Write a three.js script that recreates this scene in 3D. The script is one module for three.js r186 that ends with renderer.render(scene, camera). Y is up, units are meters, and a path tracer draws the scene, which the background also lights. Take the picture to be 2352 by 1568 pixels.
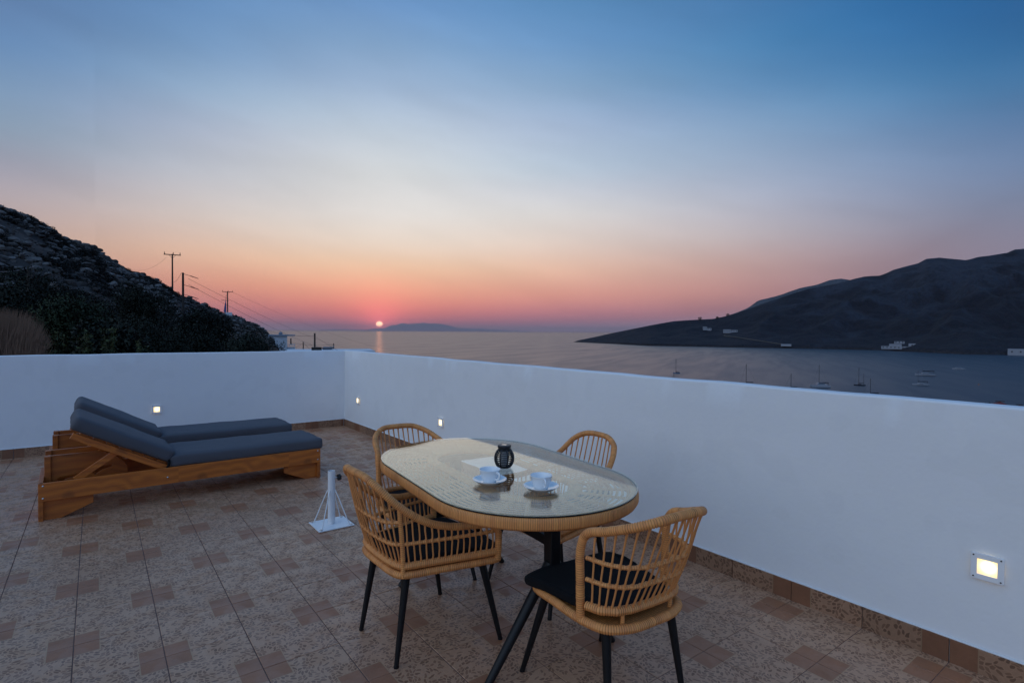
import * as THREE from 'three';
import { RoundedBoxGeometry } from 'three/addons/geometries/RoundedBoxGeometry.js';
import { RectAreaLightUniformsLib } from 'three/addons/lights/RectAreaLightUniformsLib.js';
import * as BGU from 'three/addons/utils/BufferGeometryUtils.js';

// ---------------------------------------------------------------- camera, exposure
// The terrace is laid out in metres: u to the right (world x), v away towards the sunset (world -z), y up.
const EYE = 1.45, F = 1272.02, YAW = 0.6446, PITCH = 0.018, ROLL = 0.0063;
const scene = new THREE.Scene();
const camera = new THREE.PerspectiveCamera(2 * Math.atan(784 / F) * 180 / Math.PI, 1024 / 682, 0.05, 220000);
camera.position.set(0, EYE, 0);
camera.rotation.order = 'YXZ';
camera.rotation.set(-PITCH, -YAW, ROLL);
scene.add(camera);
const renderer = new THREE.WebGLRenderer({ antialias: true });
renderer.setSize(1024, 682);
renderer.toneMapping = THREE.LinearToneMapping;
renderer.toneMappingExposure = 1;
renderer.shadowMap.enabled = true;

// direction (u, y, v) of the sight line through a point of the survey photograph, 2352 units wide
function ray(px, py) {
  const a = (px - 1176) / F, b = (py - 784) / F, cr = Math.cos(ROLL), sr = Math.sin(ROLL);
  const X = a * cr + b * sr, Y = -a * sr + b * cr, cp = Math.cos(PITCH), sp = Math.sin(PITCH);
  const y = -Y * cp - sp, z = cp - Y * sp, c = Math.cos(YAW), s = Math.sin(YAW);
  return [X * c + z * s, y, -X * s + z * c];
}
const W = (u, y, v) => new THREE.Vector3(u, y, -v);
function atHeight(px, py, h) { const d = ray(px, py), t = (h - EYE) / d[1]; return [d[0] * t, d[2] * t]; }
function polar(px, py) { const d = ray(px, py), n = Math.hypot(d[0], d[2]); return { az: Math.atan2(d[0], d[2]), tan: d[1] / n, su: d[0] / n, sv: d[2] / n }; }
// world point on the sight line at a horizontal distance
function atDist(px, py, dist) { const p = polar(px, py); return W(p.su * dist, EYE + p.tan * dist, p.sv * dist); }
function project(P) {
  const v = P.clone(); v.y -= EYE;
  const c = Math.cos(YAW), s = Math.sin(YAW), u = v.x, w = -v.z;
  const x = u * c - w * s; let z = u * s + w * c;
  const cp = Math.cos(PITCH), sp = Math.sin(PITCH), yy = v.y * cp + z * sp; z = z * cp - v.y * sp;
  const X = x / z, Y = -yy / z, cr = Math.cos(ROLL), sr = Math.sin(ROLL);
  return [1176 + F * (X * cr - Y * sr), 784 + F * (X * sr + Y * cr), z];
}

// ---------------------------------------------------------------- random numbers and noise
function rng(seed) { let a = seed >>> 0; return () => { a = (a + 0x6D2B79F5) | 0; let t = Math.imul(a ^ (a >>> 15), 1 | a); t = (t + Math.imul(t ^ (t >>> 7), 61 | t)) ^ t; return ((t ^ (t >>> 14)) >>> 0) / 4294967296; }; }
function hash2(x, y, s = 0) { let h = Math.imul(x | 0, 374761393) + Math.imul(y | 0, 668265263) + Math.imul(s | 0, 1442695041); h = Math.imul(h ^ (h >>> 13), 1274126177); return ((h ^ (h >>> 16)) >>> 0) / 4294967296; }
function vnoise(x, y, s = 0, per = 0) {
  const xi = Math.floor(x), yi = Math.floor(y), fx = x - xi, fy = y - yi, u = fx * fx * (3 - 2 * fx), v = fy * fy * (3 - 2 * fy);
  const m = (k) => per ? ((k % per) + per) % per : k;
  const a = hash2(m(xi), m(yi), s), b = hash2(m(xi + 1), m(yi), s), c = hash2(m(xi), m(yi + 1), s), d = hash2(m(xi + 1), m(yi + 1), s);
  return a + (b - a) * u + (c - a) * v + (a - b - c + d) * u * v;
}
function fbm(x, y, oct = 4, s = 0, per = 0) { let r = 0, a = 0.5, t = 0; for (let k = 0; k < oct; k++) { r += a * vnoise(x, y, s + k, per); t += a; a *= 0.5; x *= 2; y *= 2; per *= 2; } return r / t; }
const lerp = (a, b, t) => a + (b - a) * t, clamp = (x, a, b) => Math.min(b, Math.max(a, x)), sstep = (a, b, x) => { const t = clamp((x - a) / (b - a), 0, 1); return t * t * (3 - 2 * t); };
function table(T, x) { if (x <= T[0][0]) return T[0][1]; for (let k = 1; k < T.length; k++) if (x <= T[k][0]) return lerp(T[k - 1][1], T[k][1], (x - T[k - 1][0]) / (T[k][0] - T[k - 1][0])); return T[T.length - 1][1]; }
const lin = (hex) => { const c = new THREE.Color(hex); return [c.r, c.g, c.b]; };

// ---------------------------------------------------------------- sky (a computed dusk sky) and sun
const SUN_AZ = 0.4092, SUN_EL = 0.0115;
{
  // colours of the sky up a vertical, for verticals round the horizon
  const seen = [
    [17, [[0, '#5a7ba8'], [97, '#5b83b2'], [195, '#7092b5'], [290, '#8098b0'], [390, '#9a9aab'], [470, '#b3a5a9'], [560, '#c2a496'], [640, '#bd9184'], [710, '#a67c80'], [756, '#8a7484']]],
    [420, [[0, '#6690c0'], [97, '#7197c0'], [195, '#8fabc8'], [290, '#aab5cb'], [390, '#bfc2cc'], [490, '#d8cac3'], [580, '#e7bca2'], [650, '#dd9682'], [710, '#be7a80'], [757, '#857088']]],
    [867, [[0, '#6f97c8'], [97, '#8aabcf'], [195, '#a9c0dd'], [290, '#c6d3e0'], [390, '#dddfdf'], [490, '#ebe6e1'], [560, '#f4e2d0'], [610, '#fad2ae'], [660, '#feb592'], [705, '#f28c7c'], [735, '#c87078'], [750, '#9a7088'], [757, '#86708a']]],
    [1280, [[0, '#5b8cbb'], [97, '#6d99c8'], [195, '#8aaacb'], [290, '#a9bbd6'], [390, '#bcccdc'], [440, '#cfd3dc'], [490, '#dfdcda'], [560, '#e7d3c7'], [620, '#ecc0a8'], [680, '#e79f90'], [720, '#c47f8a'], [745, '#98758a'], [760, '#776a86']]],
    [1740, [[0, '#4679ab'], [97, '#4a84b5'], [195, '#6292bf'], [290, '#85a3c4'], [390, '#a0b0c9'], [470, '#adb0c0'], [540, '#b9b0b5'], [600, '#bd9f9d'], [670, '#ba8a88'], [720, '#9a7480'], [762, '#716880']]],
    [2040, [[0, '#2f6ba4'], [97, '#3873a9'], [195, '#4c82b0'], [290, '#6a8eb6'], [390, '#879cbc'], [470, '#929ab2'], [540, '#9a95a5'], [600, '#97858f'], [670, '#947a86'], [762, '#696478']]],
    [2330, [[0, '#24578a'], [97, '#2a6397'], [195, '#3c719f'], [290, '#54769f'], [390, '#6b82a5'], [470, '#75809a'], [560, '#776f80'], [660, '#74687c'], [762, '#605c76']]],
  ].map(([px, rows]) => ({ az: polar(px, 760).az, rows: rows.map(([y, c]) => [Math.atan(polar(px, y).tan), lin(c)]).reverse() }));
  const D = Math.PI / 180, up = (az, top, rows, k = 1) => ({ az: az * D, rows: [...rows.map(([e, c]) => [e * D, lin(c).map((q) => q * k)]), [90 * D, lin('#4a7ab8')]] });
  const zen = '#4a7ab8';
  for (const c of seen) { const last = c.rows[c.rows.length - 1]; c.rows.push([55 * D, last[1].map((x, k) => lerp(x, lin(zen)[k], 0.7))], [90 * D, lin(zen)]); }
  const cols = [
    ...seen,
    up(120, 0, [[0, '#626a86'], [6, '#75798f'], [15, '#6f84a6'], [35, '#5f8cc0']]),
    up(165, 0, [[0, '#5f6a84'], [6, '#6b7592'], [15, '#6684b0'], [35, '#5b8ccb']]),  // sky out of view, held dim so the back parapet stays darker
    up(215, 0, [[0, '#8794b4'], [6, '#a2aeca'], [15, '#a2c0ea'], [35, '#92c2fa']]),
    up(262, 0, [[0, '#b0bcd8'], [6, '#dce4f6'], [15, '#d8eaff'], [35, '#c8e2ff']], 1.25),  // unseen sky lobe, brightened on purpose to light the right parapet
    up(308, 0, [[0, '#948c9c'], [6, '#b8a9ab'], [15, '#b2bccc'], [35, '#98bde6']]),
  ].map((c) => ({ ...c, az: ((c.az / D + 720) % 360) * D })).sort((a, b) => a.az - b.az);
  const colAt = (c, el) => { const R = c.rows; if (el <= R[0][0]) return R[0][1]; for (let k = 1; k < R.length; k++) if (el <= R[k][0]) { const t = (el - R[k - 1][0]) / (R[k][0] - R[k - 1][0]); return R[k][1].map((x, i) => lerp(R[k - 1][1][i], x, t)); } return R[R.length - 1][1]; };
  const GW = 720, GH = 361; let g = new Float32Array(GW * GH * 3);       // half a degree round, a quarter of a degree up
  for (let i = 0; i < GW; i++) {
    const az = (i / GW) * 2 * Math.PI; let k = cols.findIndex((c) => c.az > az); if (k < 0) k = 0;
    const b = cols[k], a = cols[(k + cols.length - 1) % cols.length]; let span = b.az - a.az; if (span <= 0) span += 2 * Math.PI; let off = az - a.az; if (off < 0) off += 2 * Math.PI;
    const t = off / span;
    for (let j = 0; j < GH; j++) { const el = (j / (GH - 1)) * Math.PI / 2, ca = colAt(a, el), cb = colAt(b, el); for (let q = 0; q < 3; q++) g[(j * GW + i) * 3 + q] = lerp(ca[q], cb[q], t); }
  }
  const blur = (rx, ry) => {
    const h = new Float32Array(g.length);
    for (let j = 0; j < GH; j++) for (let i = 0; i < GW; i++) for (let q = 0; q < 3; q++) { let s = 0; for (let d = -rx; d <= rx; d++) s += g[(j * GW + ((i + d + GW) % GW)) * 3 + q]; h[(j * GW + i) * 3 + q] = s / (2 * rx + 1); }
    if (!ry) { g = h; return; }
    const o = new Float32Array(g.length);
    for (let j = 0; j < GH; j++) for (let i = 0; i < GW; i++) for (let q = 0; q < 3; q++) { let s = 0; const r = Math.min(ry, j); for (let d = -r; d <= r; d++) s += h[(clamp(j + d, 0, GH - 1) * GW + i) * 3 + q]; o[(j * GW + i) * 3 + q] = s / (2 * r + 1); }
    g = o;
  };
  blur(10, 2); blur(10, 2);
  const SW = 4096, SH = 2048, data = new Float32Array(SW * SH * 4);
  const below = [0.12, 0.115, 0.15];
  for (let r = 0; r < SH; r++) {
    const el = ((r + 0.5) / SH - 0.5) * Math.PI;
    for (let c = 0; c < SW; c++) {
      const at = (r * SW + c) * 4; data[at + 3] = 1;
      if (el <= 0) { data[at] = below[0]; data[at + 1] = below[1]; data[at + 2] = below[2]; continue; }
      let az = ((c + 0.5) / SW - 0.5) * 2 * Math.PI + Math.PI / 2; az = (az + 4 * Math.PI) % (2 * Math.PI);
      const gx = az / (2 * Math.PI) * GW, gy = el / (Math.PI / 2) * (GH - 1), x0 = Math.floor(gx), y0 = Math.min(GH - 2, Math.floor(gy)), fx = gx - x0, fy = gy - y0, x1 = (x0 + 1) % GW, xa = x0 % GW;
      // thin veils of high cloud, drawn out sideways
      let veil = 1;
      if (el < 1.2) { const n = fbm(az * 5 - el * 6, el * 26 + az * 6, 4, 5), m = fbm(az * 2.2 + 3, el * 9 + az * 2.4, 3, 11); veil = 1 + ((n - 0.5) * 0.13 + (m - 0.5) * 0.13) * sstep(1.2, 0.5, el) * sstep(0, 0.03, el); }
      for (let q = 0; q < 3; q++) {
        const a = lerp(g[(y0 * GW + xa) * 3 + q], g[(y0 * GW + x1) * 3 + q], fx), b = lerp(g[((y0 + 1) * GW + xa) * 3 + q], g[((y0 + 1) * GW + x1) * 3 + q], fx);
        data[at + q] = lerp(a, b, fy) * veil;
      }
      const da = (az - SUN_AZ) * Math.cos(el), de = el - SUN_EL, dist = Math.hypot(da, de) / D;
      if (dist < 14) {
        const glow = Math.exp(-dist / 1.8) * 0.85;
        data[at] += glow; data[at + 1] += glow * 0.13; data[at + 2] += glow * 0.11;
        const core = sstep(0.36, 0.22, Math.hypot(da * 0.95, de > 0 ? de * 1.15 : de * 1.3) / D);
        data[at] += core * 2.8; data[at + 1] += core * 1.75; data[at + 2] += core * 0.95;
      }
    }
  }
  const sky = new THREE.DataTexture(data, SW, SH, THREE.RGBAFormat, THREE.FloatType);
  sky.mapping = THREE.EquirectangularReflectionMapping; sky.magFilter = THREE.LinearFilter; sky.minFilter = THREE.LinearFilter; sky.needsUpdate = true;
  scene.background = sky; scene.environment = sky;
}
const sun = new THREE.DirectionalLight(new THREE.Color().setRGB(1, 0.36, 0.16), 0.035);
sun.position.set(Math.sin(SUN_AZ) * 100, Math.tan(SUN_EL) * 100, -Math.cos(SUN_AZ) * 100);
sun.castShadow = true; sun.shadow.mapSize.set(2048, 2048);
Object.assign(sun.shadow.camera, { left: -14, right: 14, top: 14, bottom: -14, near: 1, far: 300 });
scene.add(sun); scene.add(sun.target);
RectAreaLightUniformsLib.init();

// ---------------------------------------------------------------- naming, materials, geometry helpers
const taken = {};
const numbered = (n) => { const k = taken[n] = (taken[n] ?? -1) + 1; return k ? `${n}_${String(k).padStart(3, '0')}` : n; };
function shade(o) { o.traverse((m) => { if (m.isMesh) { m.castShadow = true; m.receiveShadow = true; } }); return o; }
function tag(o, label, category, group, kind) { if (label) o.userData.label = label; if (category) o.userData.category = category; if (group) o.userData.group = group; if (kind) o.userData.kind = kind; return o; }
function thing(name, label, category, pos = [0, 0, 0], turn = 0, group) { const o = new THREE.Group(); o.name = numbered(name); o.position.set(...pos); o.rotation.y = turn; scene.add(o); return tag(o, label, category, group); }
function part(name, geo, mat, parent) { const m = new THREE.Mesh(geo, mat); m.name = name; m.castShadow = m.receiveShadow = true; parent.add(m); return m; }
function solo(name, geo, mat, label, category, group, kind) { const m = new THREE.Mesh(geo, mat); m.name = numbered(name); m.castShadow = m.receiveShadow = true; scene.add(m); return tag(m, label, category, group, kind); }
function copyOf(o, pos, turn, label) { const c = o.clone(); c.name = numbered(o.name.replace(/_\d{3}$/, '')); c.userData = { ...o.userData }; if (label) c.userData.label = label; c.position.set(...pos); c.rotation.set(0, turn, 0); scene.add(c); return c; }
const merge = (list) => BGU.mergeGeometries(list.map((g) => { const n = g.index ? g.toNonIndexed() : g; for (const k of Object.keys(n.attributes)) if (!['position', 'normal', 'uv'].includes(k)) n.deleteAttribute(k); return n; }));
function box(w, h, d, x = 0, y = 0, z = 0, r = 0) { const g = r ? new RoundedBoxGeometry(w, h, d, 2, r) : new THREE.BoxGeometry(w, h, d); g.translate(x, y, z); return g; }
function cyl(r0, r1, h, n = 16, x = 0, y = 0, z = 0) { const g = new THREE.CylinderGeometry(r1, r0, h, n); g.translate(x, y + h / 2, z); return g; }
function rod(a, b, r0, r1 = r0, n = 10) {
  const A = new THREE.Vector3(...a), B = new THREE.Vector3(...b), L = A.distanceTo(B), g = new THREE.CylinderGeometry(r1, r0, L, n);
  g.translate(0, L / 2, 0); g.applyQuaternion(new THREE.Quaternion().setFromUnitVectors(new THREE.Vector3(0, 1, 0), B.clone().sub(A).normalize())); g.translate(A.x, A.y, A.z); return g;
}
function bar(a, b, w, h) { const A = new THREE.Vector3(...a), B = new THREE.Vector3(...b), L = A.distanceTo(B), g = new THREE.BoxGeometry(w, h, L); const m = new THREE.Matrix4().lookAt(A, B, new THREE.Vector3(0, 1, 0)); g.applyMatrix4(m); g.translate((A.x + B.x) / 2, (A.y + B.y) / 2, (A.z + B.z) / 2); return g; }
// a tube along a smooth line, plain or wrapped in flat strands (each turn is a rounded ring with a groove)
function tube(pts, r, o = {}) {
  const P = pts.map((p) => p.isVector3 ? p : new THREE.Vector3(...p));
  const curve = P.length > 2 ? new THREE.CatmullRomCurve3(P, !!o.closed, 'centripetal') : new THREE.LineCurve3(P[0], P[1]);
  const L = curve.getLength(), n = o.radial ?? 10, pitch = o.wrap ?? 0;
  const stops = [], rr = rng(o.seed ?? 7);
  if (pitch) { const K = Math.max(2, Math.round(L / pitch)); for (let k = 0; k < K; k++) { const j = 1 + (rr() - 0.5) * 0.05; stops.push([k / K, 0.84, k], [(k + 0.2) / K, 1.0 * j, k + 0.2], [(k + 0.8) / K, 1.01 * j, k + 0.8]); } stops.push([1, 0.84, K]); }
  else { const K = o.seg ?? Math.max(1, Math.ceil(L / (o.step ?? 0.03))); for (let k = 0; k <= K; k++) stops.push([k / K, 1]); }
  const pos = [], nor = [], uv = [], idx = [];
  let N = null, prevT = null; const q = new THREE.Quaternion();
  const S = curve.getSpacedPoints ? null : null;
  stops.forEach(([t, k, wi], i) => {
    const c = curve.getPointAt(o.closed ? t % 1 : t), T = curve.getTangentAt(o.closed ? t % 1 : t);
    if (!N) { N = new THREE.Vector3(0, 1, 0).cross(T); if (N.lengthSq() < 1e-3) N.set(1, 0, 0).cross(T); N.normalize(); }
    else { q.setFromUnitVectors(prevT, T); N.applyQuaternion(q); N.sub(T.clone().multiplyScalar(N.dot(T))).normalize(); }
    prevT = T.clone(); const B = T.clone().cross(N);
    const rad = (typeof r === 'function' ? r(t) : r) * k, sq = o.flat ?? 1;
    for (let a = 0; a <= n; a++) {
      const th = a / n * 2 * Math.PI, x = Math.cos(th), y = Math.sin(th), d = N.clone().multiplyScalar(x).addScaledVector(B, y * sq);
      pos.push(c.x + d.x * rad, c.y + d.y * rad, c.z + d.z * rad); const nn = N.clone().multiplyScalar(x).addScaledVector(B, y / sq).normalize(); nor.push(nn.x, nn.y, nn.z); uv.push(a / n, t * L / 0.5);
    }
    if (i) for (let a = 0; a < n; a++) { const p = (i - 1) * (n + 1) + a, s = p + n + 1; idx.push(p, p + 1, s, s, p + 1, s + 1); }
  });
  if (!o.closed) for (const [i, sgn] of [[0, -1], [stops.length - 1, 1]]) {
    const c = curve.getPointAt(i ? 1 : 0), T = curve.getTangentAt(i ? 1 : 0).multiplyScalar(sgn), at = pos.length / 3; pos.push(c.x + T.x * r * 0.25 || c.x, c.y + T.y * r * 0.25 || c.y, c.z + T.z * r * 0.25 || c.z); nor.push(T.x, T.y, T.z); uv.push(0.5, 0);
    for (let a = 0; a < n; a++) { const p = i * (n + 1) + a; sgn > 0 ? idx.push(p, p + 1, at) : idx.push(p + 1, p, at); }
  }
  const g = new THREE.BufferGeometry(); g.setAttribute('position', new THREE.Float32BufferAttribute(pos, 3)); g.setAttribute('normal', new THREE.Float32BufferAttribute(nor, 3)); g.setAttribute('uv', new THREE.Float32BufferAttribute(uv, 2)); g.setIndex(idx);
  if (pitch) g.computeVertexNormals();
  return g;
}
function tex(w, h, fn, srgb = true, rx = 1, ry = 1) {
  const d = new Uint8Array(w * h * 4);
  for (let y = 0; y < h; y++) for (let x = 0; x < w; x++) { const c = fn(x / w, y / h, x, y), at = (y * w + x) * 4; const a = Array.isArray(c) ? c : [c, c, c]; for (let q = 0; q < 3; q++) { const l = clamp(a[q], 0, 1); d[at + q] = Math.round(255 * (srgb ? (l <= 0.0031308 ? l * 12.92 : 1.055 * l ** (1 / 2.4) - 0.055) : l)); } d[at + 3] = 255; }
  const t = new THREE.DataTexture(d, w, h, THREE.RGBAFormat); t.wrapS = t.wrapT = THREE.RepeatWrapping; t.magFilter = THREE.LinearFilter; t.minFilter = THREE.LinearMipmapLinearFilter; t.generateMipmaps = true; t.repeat.set(rx, ry); if (srgb) t.colorSpace = THREE.SRGBColorSpace; t.needsUpdate = true; return t;
}
const rgb = (r, g, b) => new THREE.Color().setRGB(r, g, b);
const std = (c, roughness = 0.8, o = {}) => new THREE.MeshStandardMaterial({ color: Array.isArray(c) ? rgb(...c) : c, roughness, ...o });
const phys = (c, roughness, o = {}) => new THREE.MeshPhysicalMaterial({ color: rgb(...c), roughness, ...o });
// flat sheet uv in metres: planar mapping of a geometry on two of its axes
function planarUV(g, ax, ay, k = 1) { const p = g.attributes.position, uv = new Float32Array(p.count * 2); for (let i = 0; i < p.count; i++) { const v = [p.getX(i), p.getY(i), p.getZ(i)]; uv[i * 2] = v[ax] * k; uv[i * 2 + 1] = v[ay] * k; } g.setAttribute('uv', new THREE.BufferAttribute(uv, 2)); return g; }
// uv by the dominant direction of each face (metres)
function boxUV(g0, k = 1) { const g = g0.index ? g0.toNonIndexed() : g0, p = g.attributes.position, uv = new Float32Array(p.count * 2), a = new THREE.Vector3(), b = new THREE.Vector3(), c = new THREE.Vector3(); for (let i = 0; i < p.count; i += 3) { a.fromBufferAttribute(p, i); b.fromBufferAttribute(p, i + 1); c.fromBufferAttribute(p, i + 2); const n = b.clone().sub(a).cross(c.clone().sub(a)), x = Math.abs(n.x), y = Math.abs(n.y), z = Math.abs(n.z); [a, b, c].forEach((v, q) => { const [s, t] = x > y && x > z ? [v.z, v.y] : y > z ? [v.x, v.z] : [v.x, v.y]; uv[(i + q) * 2] = s * k; uv[(i + q) * 2 + 1] = t * k; }); } g.setAttribute('uv', new THREE.BufferAttribute(uv, 2)); return g; }

// ---------------------------------------------------------------- materials
const plasterBump = tex(512, 512, (x, y) => 0.5 * fbm(x * 16, y * 16, 4, 31, 16) + 0.5 * fbm(x * 64, y * 64, 3, 41, 64), false);
const plasterTone = tex(512, 512, (x, y) => { const n = fbm(x * 5, y * 5, 5, 51, 5), m = fbm(x * 40, y * 40, 3, 57, 40); const st = sstep(0.66, 0.72, fbm(x * 26 + 3, y * 26, 2, 58, 26)) * 0.02; const k = 0.84 * (0.945 + 0.085 * n + 0.02 * m - st); return [k, k, k * 1.005]; });
plasterBump.repeat.set(0.9, 0.9); plasterTone.repeat.set(0.28, 0.28);
const plaster = std([1, 1, 1], 0.85, { map: plasterTone, bumpMap: plasterBump, bumpScale: 0.0012 });
const groutMat = std([0.17, 0.10, 0.08], 0.9, { map: tex(256, 256, (x, y) => { const k = 0.7 + 0.5 * fbm(x * 8, y * 8, 5, 61, 8); return [k, k, k]; }) });
// printed tile: pebbles on cream, brown squares in two opposite corners
function tileTex(seed) {
  const R = rng(seed), N = 17, cells = [];
  for (let j = 0; j < N; j++) for (let i = 0; i < N; i++) { const a = fbm(i / N * 2.2 + seed, j / N * 2.2, 2, seed) * Math.PI * 3 + (R() - 0.5) * 0.9; cells.push({ x: (i + 0.5 + (R() - 0.5) * 0.85) / N, y: (j + 0.5 + (R() - 0.5) * 0.85) / N, ca: Math.cos(a), sa: Math.sin(a), e: 1.15 + R() * 0.75, s: 0.5 + R() * 0.55, t: R() }); }
  const Q = 0.285;
  return tex(640, 640, (x, y) => {
    const inA = x < Q && y < Q, inB = x > 1 - Q && y > 1 - Q, n = fbm(x * 30, y * 30, 4, seed + 3), n2 = fbm(x * 6, y * 6, 3, seed + 9);
    const lineA = x < Q + 0.012 && y < Q + 0.012, lineB = x > 1 - Q - 0.012 && y > 1 - Q - 0.012;
    if (inA || inB) { const k = 0.86 + 0.26 * n2 + 0.12 * (n - 0.5); return [0.40 * k, 0.222 * k, 0.145 * k]; }
    if (lineA || lineB) { const k = 0.95 + 0.1 * n; return [0.52 * k, 0.40 * k, 0.29 * k]; }
    const ci = Math.floor(x * N), cj = Math.floor(y * N); let d1 = 9, d2 = 9, who = null;
    for (let b = -2; b <= 2; b++) for (let a = -2; a <= 2; a++) {
      const ii = ci + a, jj = cj + b; if (ii < 0 || jj < 0 || ii >= N || jj >= N) continue; const c = cells[jj * N + ii];
      const dx = x - c.x, dy = y - c.y, p = (dx * c.ca + dy * c.sa) / c.e, q = (-dx * c.sa + dy * c.ca) * c.e, d = Math.hypot(p, q) * N / (0.75 + 0.4 * c.s);
      if (d < d1) { d2 = d1; d1 = d; who = c; } else if (d < d2) d2 = d;
    }
    const edge = Math.min(d2 - d1, (0.62 - d1) * 1.5), k = 0.94 + 0.12 * n, base = [0.56 * k, 0.40 * k, 0.305 * k];
    const stone = who && who.t > 0.30 ? sstep(0.13, 0.22, edge) : 0, rim = who ? sstep(0.0, 0.05, edge) * (1 - sstep(0.05, 0.16, edge)) : 0, tt = who ? 0.62 + 0.62 * who.t : 1;
    const sc = [0.31 * tt * k, 0.20 * tt * k, 0.145 * tt * k];
    return base.map((v, q) => lerp(v * (1 + 0.16 * rim), sc[q], stone));
  });
}
const tileMaps = [tileTex(101), tileTex(211), tileTex(317)];
const tileBump = tex(256, 256, (x, y) => fbm(x * 24, y * 24, 4, 91, 24), false);
const tileSheen = tex(256, 256, (x, y) => 0.55 + 0.45 * sstep(0.3, 0.7, fbm(x * 5, y * 5, 5, 95, 5)), false);
const tileMats = []; for (let k = 0; k < 9; k++) { const s = 0.80 + 0.12 * hash2(k, 3, 8); tileMats.push(std([s, s * 0.765 * (0.985 + 0.02 * hash2(k, 7, 1)), s * 0.59 * (0.97 + 0.04 * hash2(k, 9, 2))], 0.6, { map: tileMaps[k % 3], roughnessMap: tileSheen, bumpMap: tileBump, bumpScale: 0.0008 })); }
const skirtMats = [0.62, 0.7, 0.78].map((s, k) => std([s * 0.8, s * 0.62, s * 0.48], 0.55, { map: tileMaps[k], bumpMap: tileBump, bumpScale: 0.001 }));
const rattanMap = tex(64, 1024, (x, y) => { const wrapNo = Math.floor(y * 58), h = hash2(wrapNo, 5, 3), f = fbm(x * 4, y * 200, 3, 17, 0), s = vnoise(x * 14 + wrapNo * 3.1, y * 700, 23); const fr = y * 58 - wrapNo, gr = 0.42 + 0.58 * sstep(0.02, 0.17, fr) * sstep(0.98, 0.86, fr), k = (0.92 + 0.16 * h + 0.16 * (f - 0.5) + 0.22 * (s - 0.5)) * gr; return [0.76 * k, 0.305 * k * (0.96 + 0.08 * h), 0.095 * k]; });
const rattan = phys([1, 1, 1], 0.5, { map: rattanMap, specularIntensity: 0.6 });
const caneMap = tex(64, 256, (x, y) => { const k = 0.82 + 0.3 * fbm(x * 10, y * 8, 4, 71); return [0.70 * k, 0.28 * k, 0.088 * k]; });
const wickerMap = tex(256, 256, (x, y) => { const a = x * 16, b = y * 16, i = Math.floor(a), j = Math.floor(b), over = (i + j) & 1, fa = a - i, fb = b - j, e = over ? Math.sin(fa * Math.PI) : Math.sin(fb * Math.PI), g = over ? sstep(0, 0.25, fb) * sstep(1, 0.75, fb) : sstep(0, 0.25, fa) * sstep(1, 0.75, fa), k = (0.35 + 0.65 * e ** 0.5 * g) * (0.9 + 0.25 * hash2(i, j, 9)); return [0.72 * k, 0.275 * k, 0.072 * k]; });
wickerMap.repeat.set(7, 7);
const wicker = phys([1, 1, 1], 0.55, { map: wickerMap, bumpMap: wickerMap, bumpScale: 0.002 });
const cane = phys([1, 1, 1], 0.5, { map: caneMap, specularIntensity: 0.6 });
const blackSteel = phys([0.006, 0.006, 0.007], 0.42, { specularIntensity: 0.6 });
const clothBump = tex(256, 256, (x, y) => 0.5 + 0.25 * Math.sin(x * 2 * Math.PI * 64) * 0.7 + 0.25 * Math.sin(y * 2 * Math.PI * 64) * 0.7 + 0.3 * (fbm(x * 12, y * 12, 3, 77, 12) - 0.5), false);
clothBump.repeat.set(4, 4);
const blackCloth = phys([0.005, 0.005, 0.006], 0.95, { bumpMap: clothBump, bumpScale: 0.0008, specularIntensity: 0.5 });
const greyCloth = phys([0.085, 0.084, 0.096], 0.92, { bumpMap: clothBump, bumpScale: 0.0010, sheen: 0.3, sheenColor: rgb(0.1, 0.1, 0.12), sheenRoughness: 0.6 });
function woodTex(seed, dark = 1) { return tex(512, 256, (x, y) => { const w = fbm(x * 3, y * 3, 3, seed) * 2.2, ring = Math.abs(((y * 7 + w + 0.35 * Math.sin(x * 5 + w * 3)) % 1) - 0.5) * 2, f = fbm(x * 6, y * 120, 3, seed + 4), knot = sstep(0.78, 0.9, vnoise(x * 5, y * 3, seed + 8)); const k = (0.72 + 0.30 * ring + 0.30 * (f - 0.5)) * (1 - 0.35 * knot) * dark; return [0.56 * k, 0.145 * k * (0.95 + 0.1 * ring), 0.016 * k]; }); }
const woods = [woodTex(5), woodTex(15, 0.9), woodTex(25, 0.78)].map((m) => { m.repeat.set(1.1, 2.2); return phys([1, 1, 1], 0.5, { map: m, clearcoat: 0.15, clearcoatRoughness: 0.45 }); });
const steelBolt = std([0.6, 0.6, 0.6], 0.25, { metalness: 1 });
const whitePaint = phys([0.78, 0.79, 0.8], 0.35, { clearcoat: 0.25, clearcoatRoughness: 0.3 });
const porcelain = phys([0.87, 0.88, 0.88], 0.12, { clearcoat: 1, clearcoatRoughness: 0.03 });
const blackPlastic = phys([0.014, 0.014, 0.016], 0.42, {});
const glass = phys([0.93, 0.985, 0.965], 0.0, { transmission: 1, thickness: 0, ior: 1.52 });
const whiteWall = std([0.66, 0.67, 0.69], 0.9, { bumpMap: plasterBump, bumpScale: 0.01 });
const darkWood = std([0.035, 0.028, 0.024], 0.9);
const cableMat = std([0.02, 0.02, 0.022], 0.7);

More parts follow.
